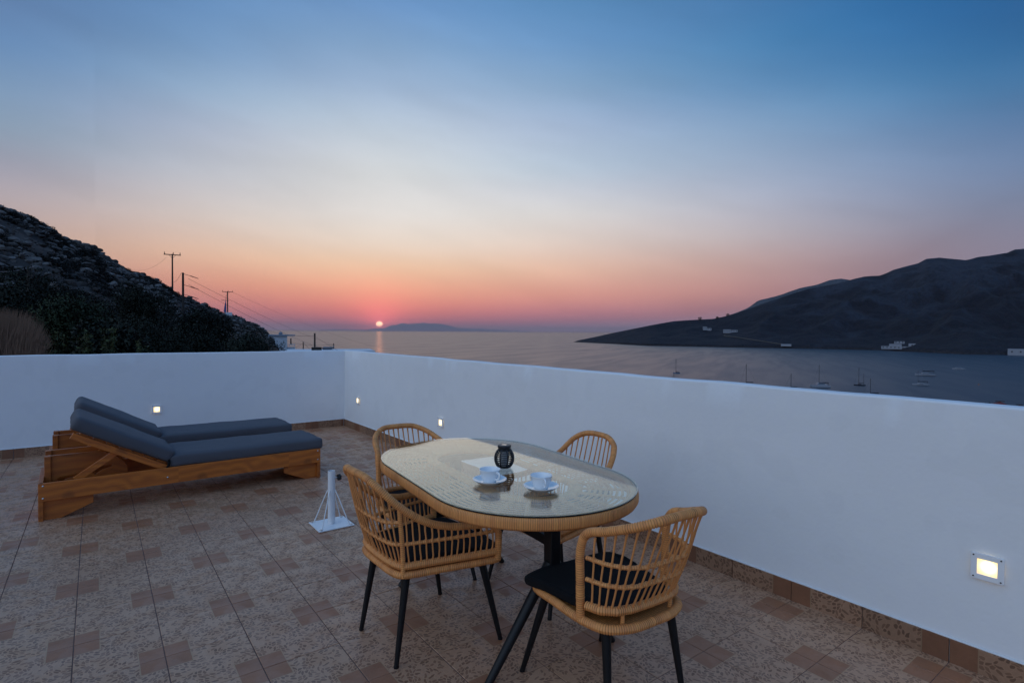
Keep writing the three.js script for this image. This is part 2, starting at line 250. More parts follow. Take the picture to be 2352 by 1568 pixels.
// ---------------------------------------------------------------- terrace: floor of printed tiles
const SU = 0.3281, SV = 0.3481, U0 = -0.4183, V0 = 5.296, UW = 3.021, VW = 8.269, HW = 1.148, HB = 0.104;
{
  const floor = solo('terrace_floor', boxUV(new THREE.BoxGeometry(9.3, 0.25, 12.6).translate(-1.45, -0.1275, -2.15), 1.3), groutMat, 'terrace floor of pebble print tiles with brown corner squares', null, null, 'structure');
  const GU = 0.0042, GV = 0.0028, TOP = 0, BOT = -0.0105, geos = {};
  const tileGeo = (fu0, fu1, fv0, fv1, flip) => {   // fractions of a whole tile; bevelled top edge
    const key = [fu0, fu1, fv0, fv1, flip].map((x) => +x === x ? x.toFixed(3) : x).join();
    if (geos[key]) return geos[key];
    const w = (SU - GU) * (fu1 - fu0), d = (SV - GV) * (fv1 - fv0), c = 0.0016, pos = [], uv = [], idx = [];
    const ring = (e, y) => { for (const [a, b] of [[-1, -1], [1, -1], [1, 1], [-1, 1]]) { const x = a * (w / 2 - e), z = b * (d / 2 - e); pos.push(x, y, -z); let U = lerp(fu0, fu1, x / w + 0.5); if (flip) U = 1 - U; uv.push(U, lerp(fv0, fv1, z / d + 0.5)); } };
    ring(c, TOP); ring(0, TOP - c); ring(0, TOP - c); ring(0, BOT);
    idx.push(0, 1, 2, 0, 2, 3); for (const o of [0, 8]) for (let k = 0; k < 4; k++) { const n = (k + 1) % 4; idx.push(o + k, o + 4 + k, o + n, o + n, o + 4 + k, o + 4 + n); }
    const g = new THREE.BufferGeometry(); g.setAttribute('position', new THREE.Float32BufferAttribute(pos, 3)); g.setAttribute('uv', new THREE.Float32BufferAttribute(uv, 2)); g.setIndex(idx);
    return geos[key] = Object.assign(g.toNonIndexed(), {});
  };
  const all = [];
  for (let i = -18; i <= 10; i++) for (let j = -9; j <= 23; j++) {
    const ua = U0 + i * SU, ub = ua + SU, vb = V0 - j * SV, va = vb - SV;
    if (ua < -6.05 || va < -4) continue;
    const u1 = Math.min(ub, UW - 0.004), v1 = Math.min(vb, VW - 0.004); if (u1 - ua < 0.03 || v1 - va < 0.03) continue;
    const c = [(ua + u1) / 2, (va + v1) / 2], z = c[0] * Math.sin(YAW) + c[1] * Math.cos(YAW);
    let seen = 0; if (z > 0.4) { for (const [a, b] of [[ua, va], [u1, va], [ua, v1], [u1, v1], c]) { const zz = a * Math.sin(YAW) + b * Math.cos(YAW); if (zz < 0.3) continue; const p = project(W(a, 0, b)); if (p[0] > -30 && p[0] < 2380 && p[1] < 1600) seen = 1; } }
    all.push({ i, j, c, fu: (u1 - ua) / SU, fv: (v1 - va) / SV, seen, size: seen ? 1 / z : 0 });
  }
  all.sort((a, b) => b.size - a.size);
  const rest = []; let n = 0;
  for (const t of all) {
    const flip = ((t.i + t.j) & 1) !== 0, g = tileGeo(0, Math.min(1, t.fu), 0, Math.min(1, t.fv), flip), h = hash2(t.i, t.j, 77), m = tileMats[Math.floor(h * 9)];
    if (!g.attributes.normal) g.computeVertexNormals();
    const lift = (hash2(t.i, t.j, 5) - 0.5) * 0.0014, tx = (hash2(t.i, t.j, 6) - 0.5) * 0.004, tz = (hash2(t.i, t.j, 8) - 0.5) * 0.004;
    if (t.seen && n < 298) { const p = part('tile', g, m, floor); p.position.set(t.c[0], lift, -t.c[1]); p.rotation.set(tx, 0, tz); n++; }
    else rest.push(g.clone().translate(t.c[0], lift, -t.c[1]));
  }
  if (rest.length) part('outer_tiles', BGU.mergeGeometries(rest), tileMats[1], floor).userData.kind = 'stuff';
}
// ---------------------------------------------------------------- parapet walls, each with its skirting tiles
function wallGeo(t, h, len) {   // upright slab along z, hand finished: the faces and the top edge wander by a few millimetres
  const s = new THREE.Shape(), r = 0.011, a = t / 2, b = h / 2; s.moveTo(-a, -b); s.lineTo(a, -b); for (let k = 0; k <= 8; k++) s.lineTo(a, lerp(-b, b - r, (k + 1) / 9)); s.quadraticCurveTo(a, b, a - r, b); s.lineTo(-a + r, b); s.quadraticCurveTo(-a, b, -a, b - r); for (let k = 0; k <= 8; k++) s.lineTo(-a, lerp(b - r, -b, (k + 1) / 9));
  const g = new THREE.ExtrudeGeometry(s, { depth: len, steps: 220, bevelEnabled: false, curveSegments: 4 }), P = g.attributes.position; g.translate(0, 0, -len / 2);
  for (let i = 0; i < P.count; i++) { const x = P.getX(i), y = P.getY(i), z = P.getZ(i), hi = sstep(-b + 0.2, b, y); P.setXYZ(i, x + (fbm(z * 1.1 + 40 + len, y * 1.4 + (x > 0 ? 9 : 0), 4, 71) - 0.5) * 0.011 * hi, y + (fbm(z * 2.2 + 5 + len, 3, 4, 73) - 0.5) * 0.010 * hi, z); }
  const o = BGU.toCreasedNormals(g, 0.9); return boxUV(o, 1);
}
{
  const right = solo('parapet_wall', wallGeo(0.1, HW + 0.25, 12.6).translate(UW + 0.05 + 0.003, (HW - 0.25) / 2, -2.085), plaster, 'long white plastered parapet wall running along the right towards the sea', 'wall');
  const left = solo('parapet_wall', wallGeo(0.14, HW + 0.25, 9.2).rotateY(-Math.PI / 2).translate(UW - 4.601 + 0.02, (HW - 0.25) / 2 - 0.0015, -(VW + 0.073)), plaster, 'white plastered parapet wall behind the two sun loungers', 'wall');
  const strip = (len, f0, f1, flip, seed) => {   // a cut of floor tile stood on edge, ragged mortar line on top
    const n = 10, T = 0.009, pos = [], uv = [], idx = [];
    for (let k = 0; k <= n; k++) { const x = (k / n - 0.5) * len, h = HB + (hash2(k, seed, 4) - 0.5) * 0.003, U = lerp(f0, f1, flip ? 1 - k / n : k / n); pos.push(x, -0.006, 0, x, -0.006, T, x, h - 0.002, T, x, h, T - 0.002, x, h, 0); uv.push(U, 0, U, 0, U, 0.275, U, 0.28, U, 0.28); }
    for (let k = 0; k < n; k++) for (let q = 0; q < 4; q++) { const a = k * 5 + q, b = a + 5; idx.push(a, b, a + 1, a + 1, b, b + 1); }
    for (const [o, s] of [[0, 1], [n * 5, -1]]) for (let q = 1; q < 4; q++) s > 0 ? idx.push(o, o + q, o + q + 1) : idx.push(o, o + q + 1, o + q);
    const g = new THREE.BufferGeometry(); g.setAttribute('position', new THREE.Float32BufferAttribute(pos, 3)); g.setAttribute('uv', new THREE.Float32BufferAttribute(uv, 2)); g.setIndex(idx); const o = g.toNonIndexed(); o.computeVertexNormals(); return o;
  };
  for (let j = -9; j <= 20; j++) {
    const vb = V0 - j * SV, va = vb - SV, v1 = Math.min(vb, VW - 0.012); if (v1 - va < 0.05) continue;
    const flip = (j & 1) === 0, m = part('skirting_tile', strip(v1 - va - 0.004, 0, 1, flip, j + 50), skirtMats[(j + 30) % 3], right);
    m.rotation.y = -Math.PI / 2; m.position.set(UW - 0.0005, 0, -(va + v1) / 2);
  }
  for (let i = -8; i <= 10; i++) {
    const ua = U0 + i * SU, u1 = Math.min(ua + SU, UW - 0.012); if (u1 - ua < 0.05) continue;
    const m = part('skirting_tile', strip(u1 - ua - 0.004, 0, 1, (i & 1) === 0, i + 90), skirtMats[(i + 30) % 3], left);
    m.position.set((ua + u1) / 2, 0, -(VW - 0.0005));
  }
  // rough mortar bead where plaster meets the skirting
  const bead = (pts, seed, parent) => part('mortar_bead', tube(pts, 0.0045, { radial: 5, step: 0.03, seed }), plaster, parent);
  bead([[UW - 0.001, HB + 0.002, 3.9], [UW - 0.003, HB + 0.003, 0], [UW - 0.001, HB + 0.002, -VW]], 3, right);
  bead([[-5, HB + 0.002, -VW + 0.001], [0, HB + 0.003, -VW + 0.003], [UW, HB + 0.002, -VW + 0.001]], 4, left);
}
// recessed wall lights
{
  const glow = new THREE.MeshStandardMaterial({ color: rgb(0.9, 0.85, 0.75), roughness: 0.4, emissive: rgb(1, 1, 1), emissiveIntensity: 2.2, emissiveMap: tex(64, 64, (x, y) => { const d = Math.hypot(x - 0.55, y - 0.55), k = sstep(0.72, 0.1, d); return [0.42 + 0.58 * k, 0.24 + 0.62 * k, 0.09 + 0.58 * k * k]; }) });
  const plate = phys([0.86, 0.86, 0.87], 0.45, { clearcoat: 0.2 });
  const frame = () => { const s = new THREE.Shape(), w = 0.054, h = 0.054, r = 0.005; s.moveTo(-w + r, -h); s.lineTo(w - r, -h); s.quadraticCurveTo(w, -h, w, -h + r); s.lineTo(w, h - r); s.quadraticCurveTo(w, h, w - r, h); s.lineTo(-w + r, h); s.quadraticCurveTo(-w, h, -w, h - r); s.lineTo(-w, -h + r); s.quadraticCurveTo(-w, -h, -w + r, -h); const p = new THREE.Path(), a = 0.035, b = 0.034; p.moveTo(-a, -b); p.lineTo(-a, b); p.lineTo(a, b); p.lineTo(a, -b); p.closePath(); s.holes.push(p); return new THREE.ExtrudeGeometry(s, { depth: 0.005, bevelEnabled: true, bevelSize: 0.0015, bevelThickness: 0.0015, bevelSegments: 2, curveSegments: 4 }); };
  const proto = (label) => {
    const t = thing('wall_light', label, 'wall light', [0, 0, 0], 0, 'recessed wall lights along the parapet');
    part('bezel', frame(), plate, t);
    part('lens', new THREE.BoxGeometry(0.0695, 0.0675, 0.006).translate(0, 0, 0.0005), glow, t);
    for (const [x, y] of [[-1, -1], [1, -1], [-1, 1], [1, 1]]) part('screw', new THREE.CylinderGeometry(0.0028, 0.0032, 0.004, 10).rotateX(Math.PI / 2).translate(x * 0.0455, y * 0.0455, 0.0075), std([0.06, 0.055, 0.05], 0.4, { metalness: 0.8 }), t);
    const l = new THREE.RectAreaLight(rgb(1, 0.70, 0.38), 8.0, 0.068, 0.066); l.position.set(0, 0, 0.0075); l.rotation.y = Math.PI; t.add(l);
    return t;
  };
  const spots = [
    ['lit wall light nearest the camera, low on the right parapet with four dark screws', UW - 0.0065, 0.462, 0.6463, -Math.PI / 2],
    ['lit wall light on the right parapet just left of the far dining chair', UW - 0.0065, 0.448, 5.304, -Math.PI / 2],
    ['lit wall light on the right parapet nearest to the corner of the walls', UW - 0.0065, 0.441, 7.706, -Math.PI / 2],
    ['lit wall light on the parapet above the sun lounger cushions', 0.6056, 0.4387, VW - 0.0065, 0],
  ];
  spots.forEach(([label, u, y, v, turn]) => { const t = proto(label); t.position.set(u, y, -v); t.rotation.y = turn; });
}
// ---------------------------------------------------------------- dining chairs of wrapped rattan
const V = (x, y, z) => new THREE.Vector3(x, y, z);
function polyline(pts) { const c = new THREE.CatmullRomCurve3(pts, false, 'centripetal'); return c; }
function chairShell(pairs, railPts, o, t) {
  // pairs: [s, bottom x, z, top x, y, z] on the right half, mirrored for the left
  const at = (s) => {
    const a = Math.abs(s), sg = s < 0 ? -1 : 1; let k = 1; while (k < pairs.length - 1 && a > pairs[k][0]) k++;
    const A = pairs[k - 1], B = pairs[k], f = (a - A[0]) / (B[0] - A[0]), m = (q) => lerp(A[q], B[q], f);
    return { b: V(m(1) * sg, o.band, m(2)), t: V(m(3) * sg, m(4), m(5)) };
  };
  const level = (s, h) => { const { b, t: T } = at(s); return b.clone().lerp(T, clamp((h - b.y) / (T.y - b.y), 0, 1)); };
  const R = rng(o.seed);
  part('top_rail', tube(railPts, 0.0165, { wrap: 0.0095, radial: 12, seed: 3 }), rattan, t);
  const sEnd = pairs[pairs.length - 1][0], path = (h, s0, s1, n) => { const p = []; for (let k = 0; k <= n; k++) p.push(level(lerp(s0, s1, k / n), typeof h === 'function' ? h(lerp(s0, s1, k / n)) : h)); return p; };
  const bandPts = path(o.band, -sEnd, sEnd, 30);
  part('lower_band', tube(bandPts, 0.0165, { wrap: 0.0085, radial: 10, seed: 4 }), rattan, t);
  const crossings = o.spindles;
  for (const [h, s0, s1] of o.rails) {
    const list = [tube(path(h, s0, s1, 24), 0.0085, { wrap: 0.011, radial: 8, seed: 5 })];
    for (const s of crossings) if (s > s0 && s < s1) {   // crossed binding where a spindle passes
      const p = level(s, typeof h === 'function' ? h(s) : h);
      const k = new THREE.SphereGeometry(0.0108, 8, 6); k.translate(p.x, p.y, p.z); list.push(k);
    }
    part('mid_rail', merge(list), rattan, t);
  }
  for (const s of crossings) {
    const { b, t: T } = at(s), n = V(b.x, 0, b.z + 0.02).normalize(), p = [];
    for (let k = 0; k <= 5; k++) { const f = k / 5; p.push(b.clone().lerp(T, f).addScaledVector(n, Math.sin(f * Math.PI) * (0.004 + R() * 0.004)).add(V((R() - 0.5) * 0.003, 0, (R() - 0.5) * 0.003))); }
    part('spindle', tube(p, (f) => 0.0038 + 0.0022 * Math.max(0, 1 - f * 9) + 0.0015 * Math.max(0, f * 9 - 8), { radial: 7, step: 0.035 }), cane, t);
  }
  return { at, level };
}
function seatBase(outline, cushion, o, t) {
  const ring = outline.map(([x, z]) => V(x, o.ring, z));
  part('seat_frame', tube(ring, 0.017, { wrap: 0.009, radial: 12, closed: true, seed: 9 }), rattan, t);
  const c = new THREE.CatmullRomCurve3(ring, true, 'centripetal').getSpacedPoints(70), s = new THREE.Shape(c.map((p) => new THREE.Vector2(p.x, -p.z)));
  const panel = new THREE.ExtrudeGeometry(s, { depth: 0.012, bevelEnabled: false }); panel.rotateX(-Math.PI / 2); panel.translate(0, o.ring - 0.006, 0);
  part('woven_seat', planarUV(panel, 0, 2, 1), wicker, t);
  const q = new THREE.CatmullRomCurve3(cushion.map(([x, z]) => V(x, 0, z)), true, 'centripetal').getSpacedPoints(90), cs = new THREE.Shape(q.map((p) => new THREE.Vector2(p.x, -p.z)));
  const cu = new THREE.ExtrudeGeometry(cs, { depth: 0.010, bevelEnabled: true, bevelThickness: 0.014, bevelSize: 0.015, bevelOffset: -0.012, bevelSegments: 5 }); cu.rotateX(-Math.PI / 2); cu.translate(0, o.ring + 0.029, 0);
  const P = cu.attributes.position; for (let i = 0; i < P.count; i++) { const x = P.getX(i), y = P.getY(i), z = P.getZ(i); P.setY(i, y + 0.010 * Math.exp(-(x * x + z * z) * 16) + (fbm(x * 9 + 4, z * 9 + 7, 3, 5) - 0.5) * 0.012 - sstep(0.12, 0.26, z) * 0.012); } cu.computeVertexNormals();
  part('seat_cushion', planarUV(cu, 0, 2, 1), blackCloth, t);
  for (const [top, foot] of o.legs) for (const s of [-1, 1]) {
    const A = [top[0] * s, o.ring - 0.012, top[1]], B = [foot[0] * s, 0, foot[1]];
    part('leg', merge([rod([B[0], 0.004, B[2]], A, 0.0105, 0.0185, 14), cyl(0.0115, 0.0115, 0.008, 12, B[0], 0, B[2])]), blackSteel, t);
  }
  for (const k of [0, 1]) part('cross_bar', bar([-o.legs[k][0][0], o.ring - 0.022, o.legs[k][0][1]], [o.legs[k][0][0], o.ring - 0.022, o.legs[k][0][1]], 0.03, 0.014), blackSteel, t);
}
function makeArmchair(label) {
  const t = thing('rattan_armchair', label, 'armchair');
  const pairs = [[0, 0, -0.225, 0, 0.815, -0.345], [0.10, 0.10, -0.222, 0.10, 0.808, -0.332], [0.175, 0.165, -0.212, 0.17, 0.772, -0.302], [0.265, 0.2, -0.195, 0.215, 0.69, -0.225], [0.385, 0.225, -0.09, 0.245, 0.61, -0.11], [0.49, 0.25, 0.01, 0.27, 0.575, 0], [0.595, 0.275, 0.11, 0.29, 0.565, 0.1], [0.68, 0.293, 0.19, 0.304, 0.556, 0.185], [0.715, 0.299, 0.222, 0.306, 0.54, 0.222]];
  const half = [[0, 0.83, -0.345], [0.1, 0.822, -0.332], [0.17, 0.785, -0.302], [0.215, 0.702, -0.225], [0.245, 0.622, -0.11], [0.27, 0.587, 0], [0.29, 0.577, 0.1], [0.304, 0.567, 0.185], [0.306, 0.535, 0.226], [0.303, 0.46, 0.234], [0.299, 0.395, 0.23]];
  const rail = [...half.slice(1).reverse().map(([x, y, z]) => V(-x, y, z)), ...half.map(([x, y, z]) => V(x, y, z))];
  const spindles = []; for (let k = -6; k <= 6; k++) spindles.push(k * 0.037); for (let k = 0; k < 15; k++) { const s = 0.292 + k * 0.0285; spindles.push(s, -s); }
  chairShell(pairs, rail, { band: 0.433, seed: 21, spindles, rails: [[0.533, -0.715, 0.715], [0.632, -0.265, 0.265]] }, t);
  for (const s of [-1, 1]) part('corner_post', tube([[0.199 * s, 0.385, -0.198], [0.203 * s, 0.5, -0.203], [0.215 * s, 0.695, -0.225]], 0.0105, { wrap: 0.0085, radial: 9, seed: 13 }), rattan, t);
  seatBase([[0, -0.222], [0.13, -0.22], [0.185, -0.205], [0.205, -0.17], [0.24, -0.02], [0.285, 0.17], [0.292, 0.235], [0.25, 0.262], [0, 0.272], [-0.25, 0.262], [-0.292, 0.235], [-0.285, 0.17], [-0.24, -0.02], [-0.205, -0.17], [-0.185, -0.205], [-0.13, -0.22]],
    [[0, -0.205], [0.14, -0.2], [0.19, -0.16], [0.235, 0.05], [0.262, 0.2], [0.268, 0.262], [0.22, 0.285], [0, 0.29], [-0.22, 0.285], [-0.268, 0.262], [-0.262, 0.2], [-0.235, 0.05], [-0.19, -0.16], [-0.14, -0.2]],
    { ring: 0.395, legs: [[[0.165, -0.165], [0.19, -0.225]], [[0.235, 0.185], [0.28, 0.265]]] }, t);
  return t;
}
function makeSideChair(label) {
  const t = thing('rattan_side_chair', label, 'dining chair');
  const pairs = [[0, 0, -0.235, 0, 0.805, -0.385], [0.10, 0.09, -0.232, 0.10, 0.8, -0.378], [0.17, 0.15, -0.216, 0.165, 0.775, -0.325], [0.25, 0.192, -0.182, 0.205, 0.742, -0.235], [0.32, 0.214, -0.125, 0.222, 0.70, -0.135]];
  const half = [[0, 0.82, -0.385], [0.1, 0.815, -0.378], [0.165, 0.79, -0.325], [0.205, 0.755, -0.232], [0.222, 0.718, -0.135], [0.226, 0.66, -0.108], [0.224, 0.53, -0.104], [0.218, 0.395, -0.1]];
  const rail = [...half.slice(1).reverse().map(([x, y, z]) => V(-x, y, z)), ...half.map(([x, y, z]) => V(x, y, z))];
  const spindles = []; for (let k = -9; k <= 9; k++) spindles.push(k * 0.0325);
  const sh = chairShell(pairs, rail, { band: 0.452, seed: 33, spindles, rails: [[0.552, -0.32, 0.32], [0.632, -0.32, 0.32]] }, t);
  for (const s of [-0.14, 0.14]) { const b = sh.at(s).b; part('short_stub', tube([[b.x * 0.98, 0.39, b.z * 0.98], [b.x, 0.45, b.z]], 0.008, { wrap: 0.009, radial: 8, seed: 5 }), rattan, t); }
  seatBase([[0, -0.252], [0.11, -0.245], [0.185, -0.205], [0.215, -0.12], [0.218, 0.08], [0.212, 0.19], [0.17, 0.228], [0, 0.238], [-0.17, 0.228], [-0.212, 0.19], [-0.218, 0.08], [-0.215, -0.12], [-0.185, -0.205], [-0.11, -0.245]],
    [[0, -0.205], [0.12, -0.195], [0.18, -0.14], [0.215, 0.02], [0.243, 0.19], [0.238, 0.238], [0.19, 0.258], [0, 0.262], [-0.19, 0.258], [-0.238, 0.238], [-0.243, 0.19], [-0.215, 0.02], [-0.18, -0.14], [-0.12, -0.195]],
    { ring: 0.392, legs: [[[0.165, -0.18], [0.195, -0.235]], [[0.175, 0.165], [0.222, 0.278]]] }, t);
  return t;
}
// a chair's +z (where its sitter looks) is turned to the angle a from the sunset direction towards the right
const face = (a) => Math.PI - a;
{
  const A = makeArmchair('rattan armchair on the left side of the table, nearest the umbrella stand');
  A.position.set(1.248, 0, -2.372); A.rotation.y = face(1.559);
  copyOf(A, [2.092, 0, -2.367], face(-1.55), 'rattan armchair between the table and the right parapet wall');
  const D = makeSideChair('rattan chair at the near end of the table, curved back to the camera');
  D.position.set(1.648, 0, -1.544); D.rotation.y = face(0.079);
  copyOf(D, [1.562, 0, -2.985], face(3.22), 'rattan chair at the far end of the table, mostly hidden behind the glass top');
}
// ---------------------------------------------------------------- oval glass table
const TC = [1.652, 2.32], TA = 1.47, TOPH = 0.755;
function stadium(L, R, n = 28) { const p = []; for (let k = 0; k <= n; k++) { const a = -Math.PI / 2 + Math.PI * k / n; p.push([L + R * Math.cos(a), R * Math.sin(a)]); } for (let k = 0; k <= n; k++) { const a = Math.PI / 2 + Math.PI * k / n; p.push([-L + R * Math.cos(a), R * Math.sin(a)]); } return p; }
{
  const t = thing('dining_table', 'oval glass topped dining table with a wrapped rattan rim and black legs', 'table', [TC[0], 0, -TC[1]], TA);
  // local x along the table's length
  const L = 0.329, R = 0.482;
  const loop = (r, y) => { const P = stadium(L, r, 24), out = []; for (let k = 0; k < P.length; k++) { out.push(V(P[k][0], y, P[k][1])); const q = P[(k + 1) % P.length]; if (Math.hypot(q[0] - P[k][0], q[1] - P[k][1]) > 0.2) for (let m = 1; m < 8; m++) out.push(V(lerp(P[k][0], q[0], m / 8), y, lerp(P[k][1], q[1], m / 8))); } return out; };
  // rim: a flat apron bound with strands, each turn standing a little proud
  {
    const P = loop(R - 0.006, 0), c = new THREE.CatmullRomCurve3(P, true, 'centripetal'), len = c.getLength(), K = Math.round(len / 0.0085), pos = [], uv = [], idx = [], prof = [[0, 0.7435], [0.008, 0.7375], [0.0105, 0.722], [0.0095, 0.702], [0.003, 0.692], [-0.02, 0.69], [-0.03, 0.7], [-0.03, 0.735], [-0.02, 0.7435]];
    const rr = rng(88), st = []; for (let k = 0; k < K; k++) { const j = (rr() - 0.5) * 0.0012; st.push([k / K, -0.0016], [(k + 0.25) / K, 0.0004 + j], [(k + 0.75) / K, 0.0006 + j]); }
    const M = prof.length; st.forEach(([f, e]) => { const p = c.getPointAt(f), T = c.getTangentAt(f), N = V(T.z, 0, -T.x); if (N.dot(V(p.x, 0, p.z)) < 0) N.negate(); prof.forEach(([d, y], q) => { const dd = d + (q < 6 ? e : 0); pos.push(p.x + N.x * dd, y, p.z + N.z * dd); uv.push(q / M, f * len / 0.5); }); });
    for (let i = 0; i < st.length; i++) { const i2 = (i + 1) % st.length; for (let q = 0; q < M; q++) { const q2 = (q + 1) % M; idx.push(i * M + q, i2 * M + q, i * M + q2, i * M + q2, i2 * M + q, i2 * M + q2); } }
    const g = new THREE.BufferGeometry(); g.setAttribute('position', new THREE.Float32BufferAttribute(pos, 3)); g.setAttribute('uv', new THREE.Float32BufferAttribute(uv, 2)); g.setIndex(idx); g.computeVertexNormals();
    part('rim', g, rattan, t);
  }
  part('gap_shade', tube(loop(R - 0.004, 0.7465), 0.0035, { closed: true, radial: 6, step: 0.02 }), blackSteel, t);  // black strip standing in for the shaded gap between rim and glass
  // weave: strands running round, bound to short rods that run out from the inner band
  for (let k = 0; k < 8; k++) part('weave_strand', tube(loop(0.440 - k * 0.0245, 0.728), 0.0068, { closed: true, radial: 8, step: 0.03, flat: 0.38 }), cane, t);
  part('inner_band', tube(loop(0.215, 0.727), 0.021, { closed: true, wrap: 0.009, radial: 10, flat: 0.55, seed: 6 }), rattan, t);
  part('inner_edge', tube(loop(0.186, 0.727), 0.011, { closed: true, wrap: 0.009, radial: 8, seed: 8 }), rattan, t);
  const rods = []; for (let k = 0; k < 11; k++) { const a = -Math.PI / 2 + Math.PI * k / 10; rods.push([L, a], [-L, a + Math.PI]); } for (const x of [-0.2, -0.065, 0.065, 0.2]) rods.push([x, Math.PI / 2], [x, -Math.PI / 2]);
  for (const [cx, a] of rods) {
    const list = []; for (const e of [-0.007, 0.007]) { const d = [Math.cos(a), Math.sin(a)], o = [-d[1] * e, d[0] * e]; list.push(rod([cx + d[0] * 0.225 + o[0], 0.7275, d[1] * 0.225 + o[1]], [cx + d[0] * 0.46 + o[0], 0.7275, d[1] * 0.46 + o[1]], 0.0042, 0.0042, 6)); }
    for (let k = 0; k < 8; k++) { const r = 0.440 - k * 0.0245, s = new THREE.SphereGeometry(0.0098, 7, 5); s.scale(1, 0.5, 1); s.translate(cx + Math.cos(a) * r, 0.7285, Math.sin(a) * r); list.push(s); }
    part('weave_rod', merge(list), cane, t);
  }
  const gs = new THREE.Shape(stadium(L, R + 0.001, 40).map(([x, z]) => new THREE.Vector2(x, -z))), gg = new THREE.ExtrudeGeometry(gs, { depth: 0.005, bevelEnabled: false, curveSegments: 40 }); gg.rotateX(-Math.PI / 2); gg.translate(0, TOPH - 0.005, 0);
  part('glass_top', gg, glass, t);
  // black steel: two posts on splayed pairs of legs, joined by a stretcher under the weave
  for (const s of [-1, 1]) {
    part('post', merge([box(0.062, 0.30, 0.05, 0.495 * s, 0.55, 0, 0.006), cyl(0.043, 0.043, 0.02, 20, 0.495 * s, 0.405, 0), box(0.05, 0.03, 0.62, 0.495 * s, 0.70, 0, 0.004)]), blackSteel, t);
    for (const q of [-1, 1]) part('leg', rod([0.515 * s, 0, 0.335 * q], [0.495 * s, 0.43, 0.012 * q], 0.0165, 0.0265, 16), blackSteel, t);
  }
  part('stretcher', box(0.99, 0.045, 0.035, 0, 0.525, 0, 0.004), blackSteel, t);
}
// ---------------------------------------------------------------- cups, saucers, lantern on the glass
const lathe = (pts, n = 40) => new THREE.LatheGeometry(pts.map(([x, y]) => new THREE.Vector2(x, y)), n);
{
  const makeSaucer = (label, u, v) => { const t = solo('saucer', lathe([[0, 0.006], [0.026, 0.006], [0.03, 0.0095], [0.034, 0.0075], [0.055, 0.011], [0.074, 0.021], [0.0775, 0.0225], [0.0782, 0.0212], [0.0755, 0.0185], [0.058, 0.0065], [0.045, 0.0035], [0.043, 0], [0.038, 0], [0.037, 0.003], [0, 0.003]], 56), porcelain, label, 'saucer', 'white saucers on the glass table'); t.position.set(u, TOPH + 0.0005, -v); return t; };
  const makeCup = (label, u, v, turn) => {
    const t = thing('coffee_cup', label, 'cup', [u, TOPH + 0.0082, -v], turn, 'white coffee cups on the glass table');
    part('bowl', lathe([[0, 0.004], [0.02, 0.004], [0.029, 0.009], [0.036, 0.022], [0.041, 0.038], [0.0455, 0.0565], [0.0478, 0.0592], [0.0490, 0.0585], [0.0484, 0.0555], [0.0440, 0.037], [0.039, 0.0205], [0.0315, 0.0055], [0.029, 0.0015], [0.028, 0], [0.025, 0], [0.024, 0.002], [0, 0.002]], 56), porcelain, t);
    part('handle', tube([[0.0455, 0.049, 0], [0.058, 0.0495, 0], [0.0665, 0.0425, 0], [0.064, 0.03, 0], [0.052, 0.0195, 0], [0.0375, 0.0175, 0]], 0.0042, { radial: 10, step: 0.005, flat: 1.35 }), porcelain, t);
    return t;
  };
  const s1 = atHeight(1125, 1104, TOPH + 0.012), s2 = atHeight(1243, 1119, TOPH + 0.012);
  makeSaucer('white saucer under the cup beside the black lantern', s1[0], s1[1]);
  makeSaucer('white saucer under the cup nearer the table edge, right of the other', s2[0], s2[1]);
  // handles face the camera's side
  const toward = (u, v, off) => Math.atan2(v, -u) + Math.PI * 0 + off;
  makeCup('white coffee cup on its saucer beside the black lantern', s1[0], s1[1], -1.47);
  makeCup('white coffee cup nearer the table edge, right of the other cup', s2[0], s2[1], -1.98);
  const [lu, lv] = atHeight(1158, 1073, TOPH);
  const t = thing('solar_lantern', 'black round solar lantern of rings and ribs on the glass table', 'lantern', [lu, TOPH + 0.0005, -lv], 0.5);
  part('base', lathe([[0, 0], [0.03, 0], [0.032, 0.003], [0.031, 0.008], [0, 0.008]], 32), blackPlastic, t);
  const rad = (y) => 0.0495 * Math.sqrt(Math.max(0, 1 - ((y - 0.048) / 0.056) ** 2));
  for (let k = 0; k < 9; k++) { const y = 0.012 + k * 0.0095, g = new THREE.TorusGeometry(rad(y) + 0.001, 0.0027, 8, 44); g.rotateX(Math.PI / 2); g.translate(0, y, 0); part('ring', g, blackPlastic, t); }
  for (let k = 0; k < 8; k++) { const a = k * Math.PI / 4, p = []; for (let m = 0; m <= 8; m++) { const y = 0.005 + m * 0.0112, r = rad(y); p.push([Math.cos(a) * r, y, Math.sin(a) * r]); } part('rib', tube(p, 0.0034, { radial: 7, step: 0.01, flat: 1.3 }), blackPlastic, t); }
  part('candle_tube', cyl(0.02, 0.02, 0.08, 24, 0, 0.008, 0), phys([0.6, 0.6, 0.6], 0.6), t);
  const lid = part('lid', lathe([[0, 0.09], [0.029, 0.09], [0.03, 0.094], [0.0285, 0.0955], [0.03, 0.097], [0.0285, 0.0985], [0.0305, 0.1], [0.033, 0.1015], [0.034, 0.104], [0.034, 0.112], [0.0325, 0.1145], [0, 0.1145]], 40), blackPlastic, t);
  part('solar_panel', box(0.026, 0.0012, 0.026, 0, 0.1152, 0, 0.0004), phys([0.12, 0.13, 0.15], 0.1, { clearcoat: 1 }), lid);
  part('wire_handle', tube([[0.034, 0.1, 0.004], [0.047, 0.088, 0.012], [0.053, 0.07, 0.012], [0.05, 0.052, 0.008]], 0.0024, { radial: 6, step: 0.006 }), blackPlastic, t);
}
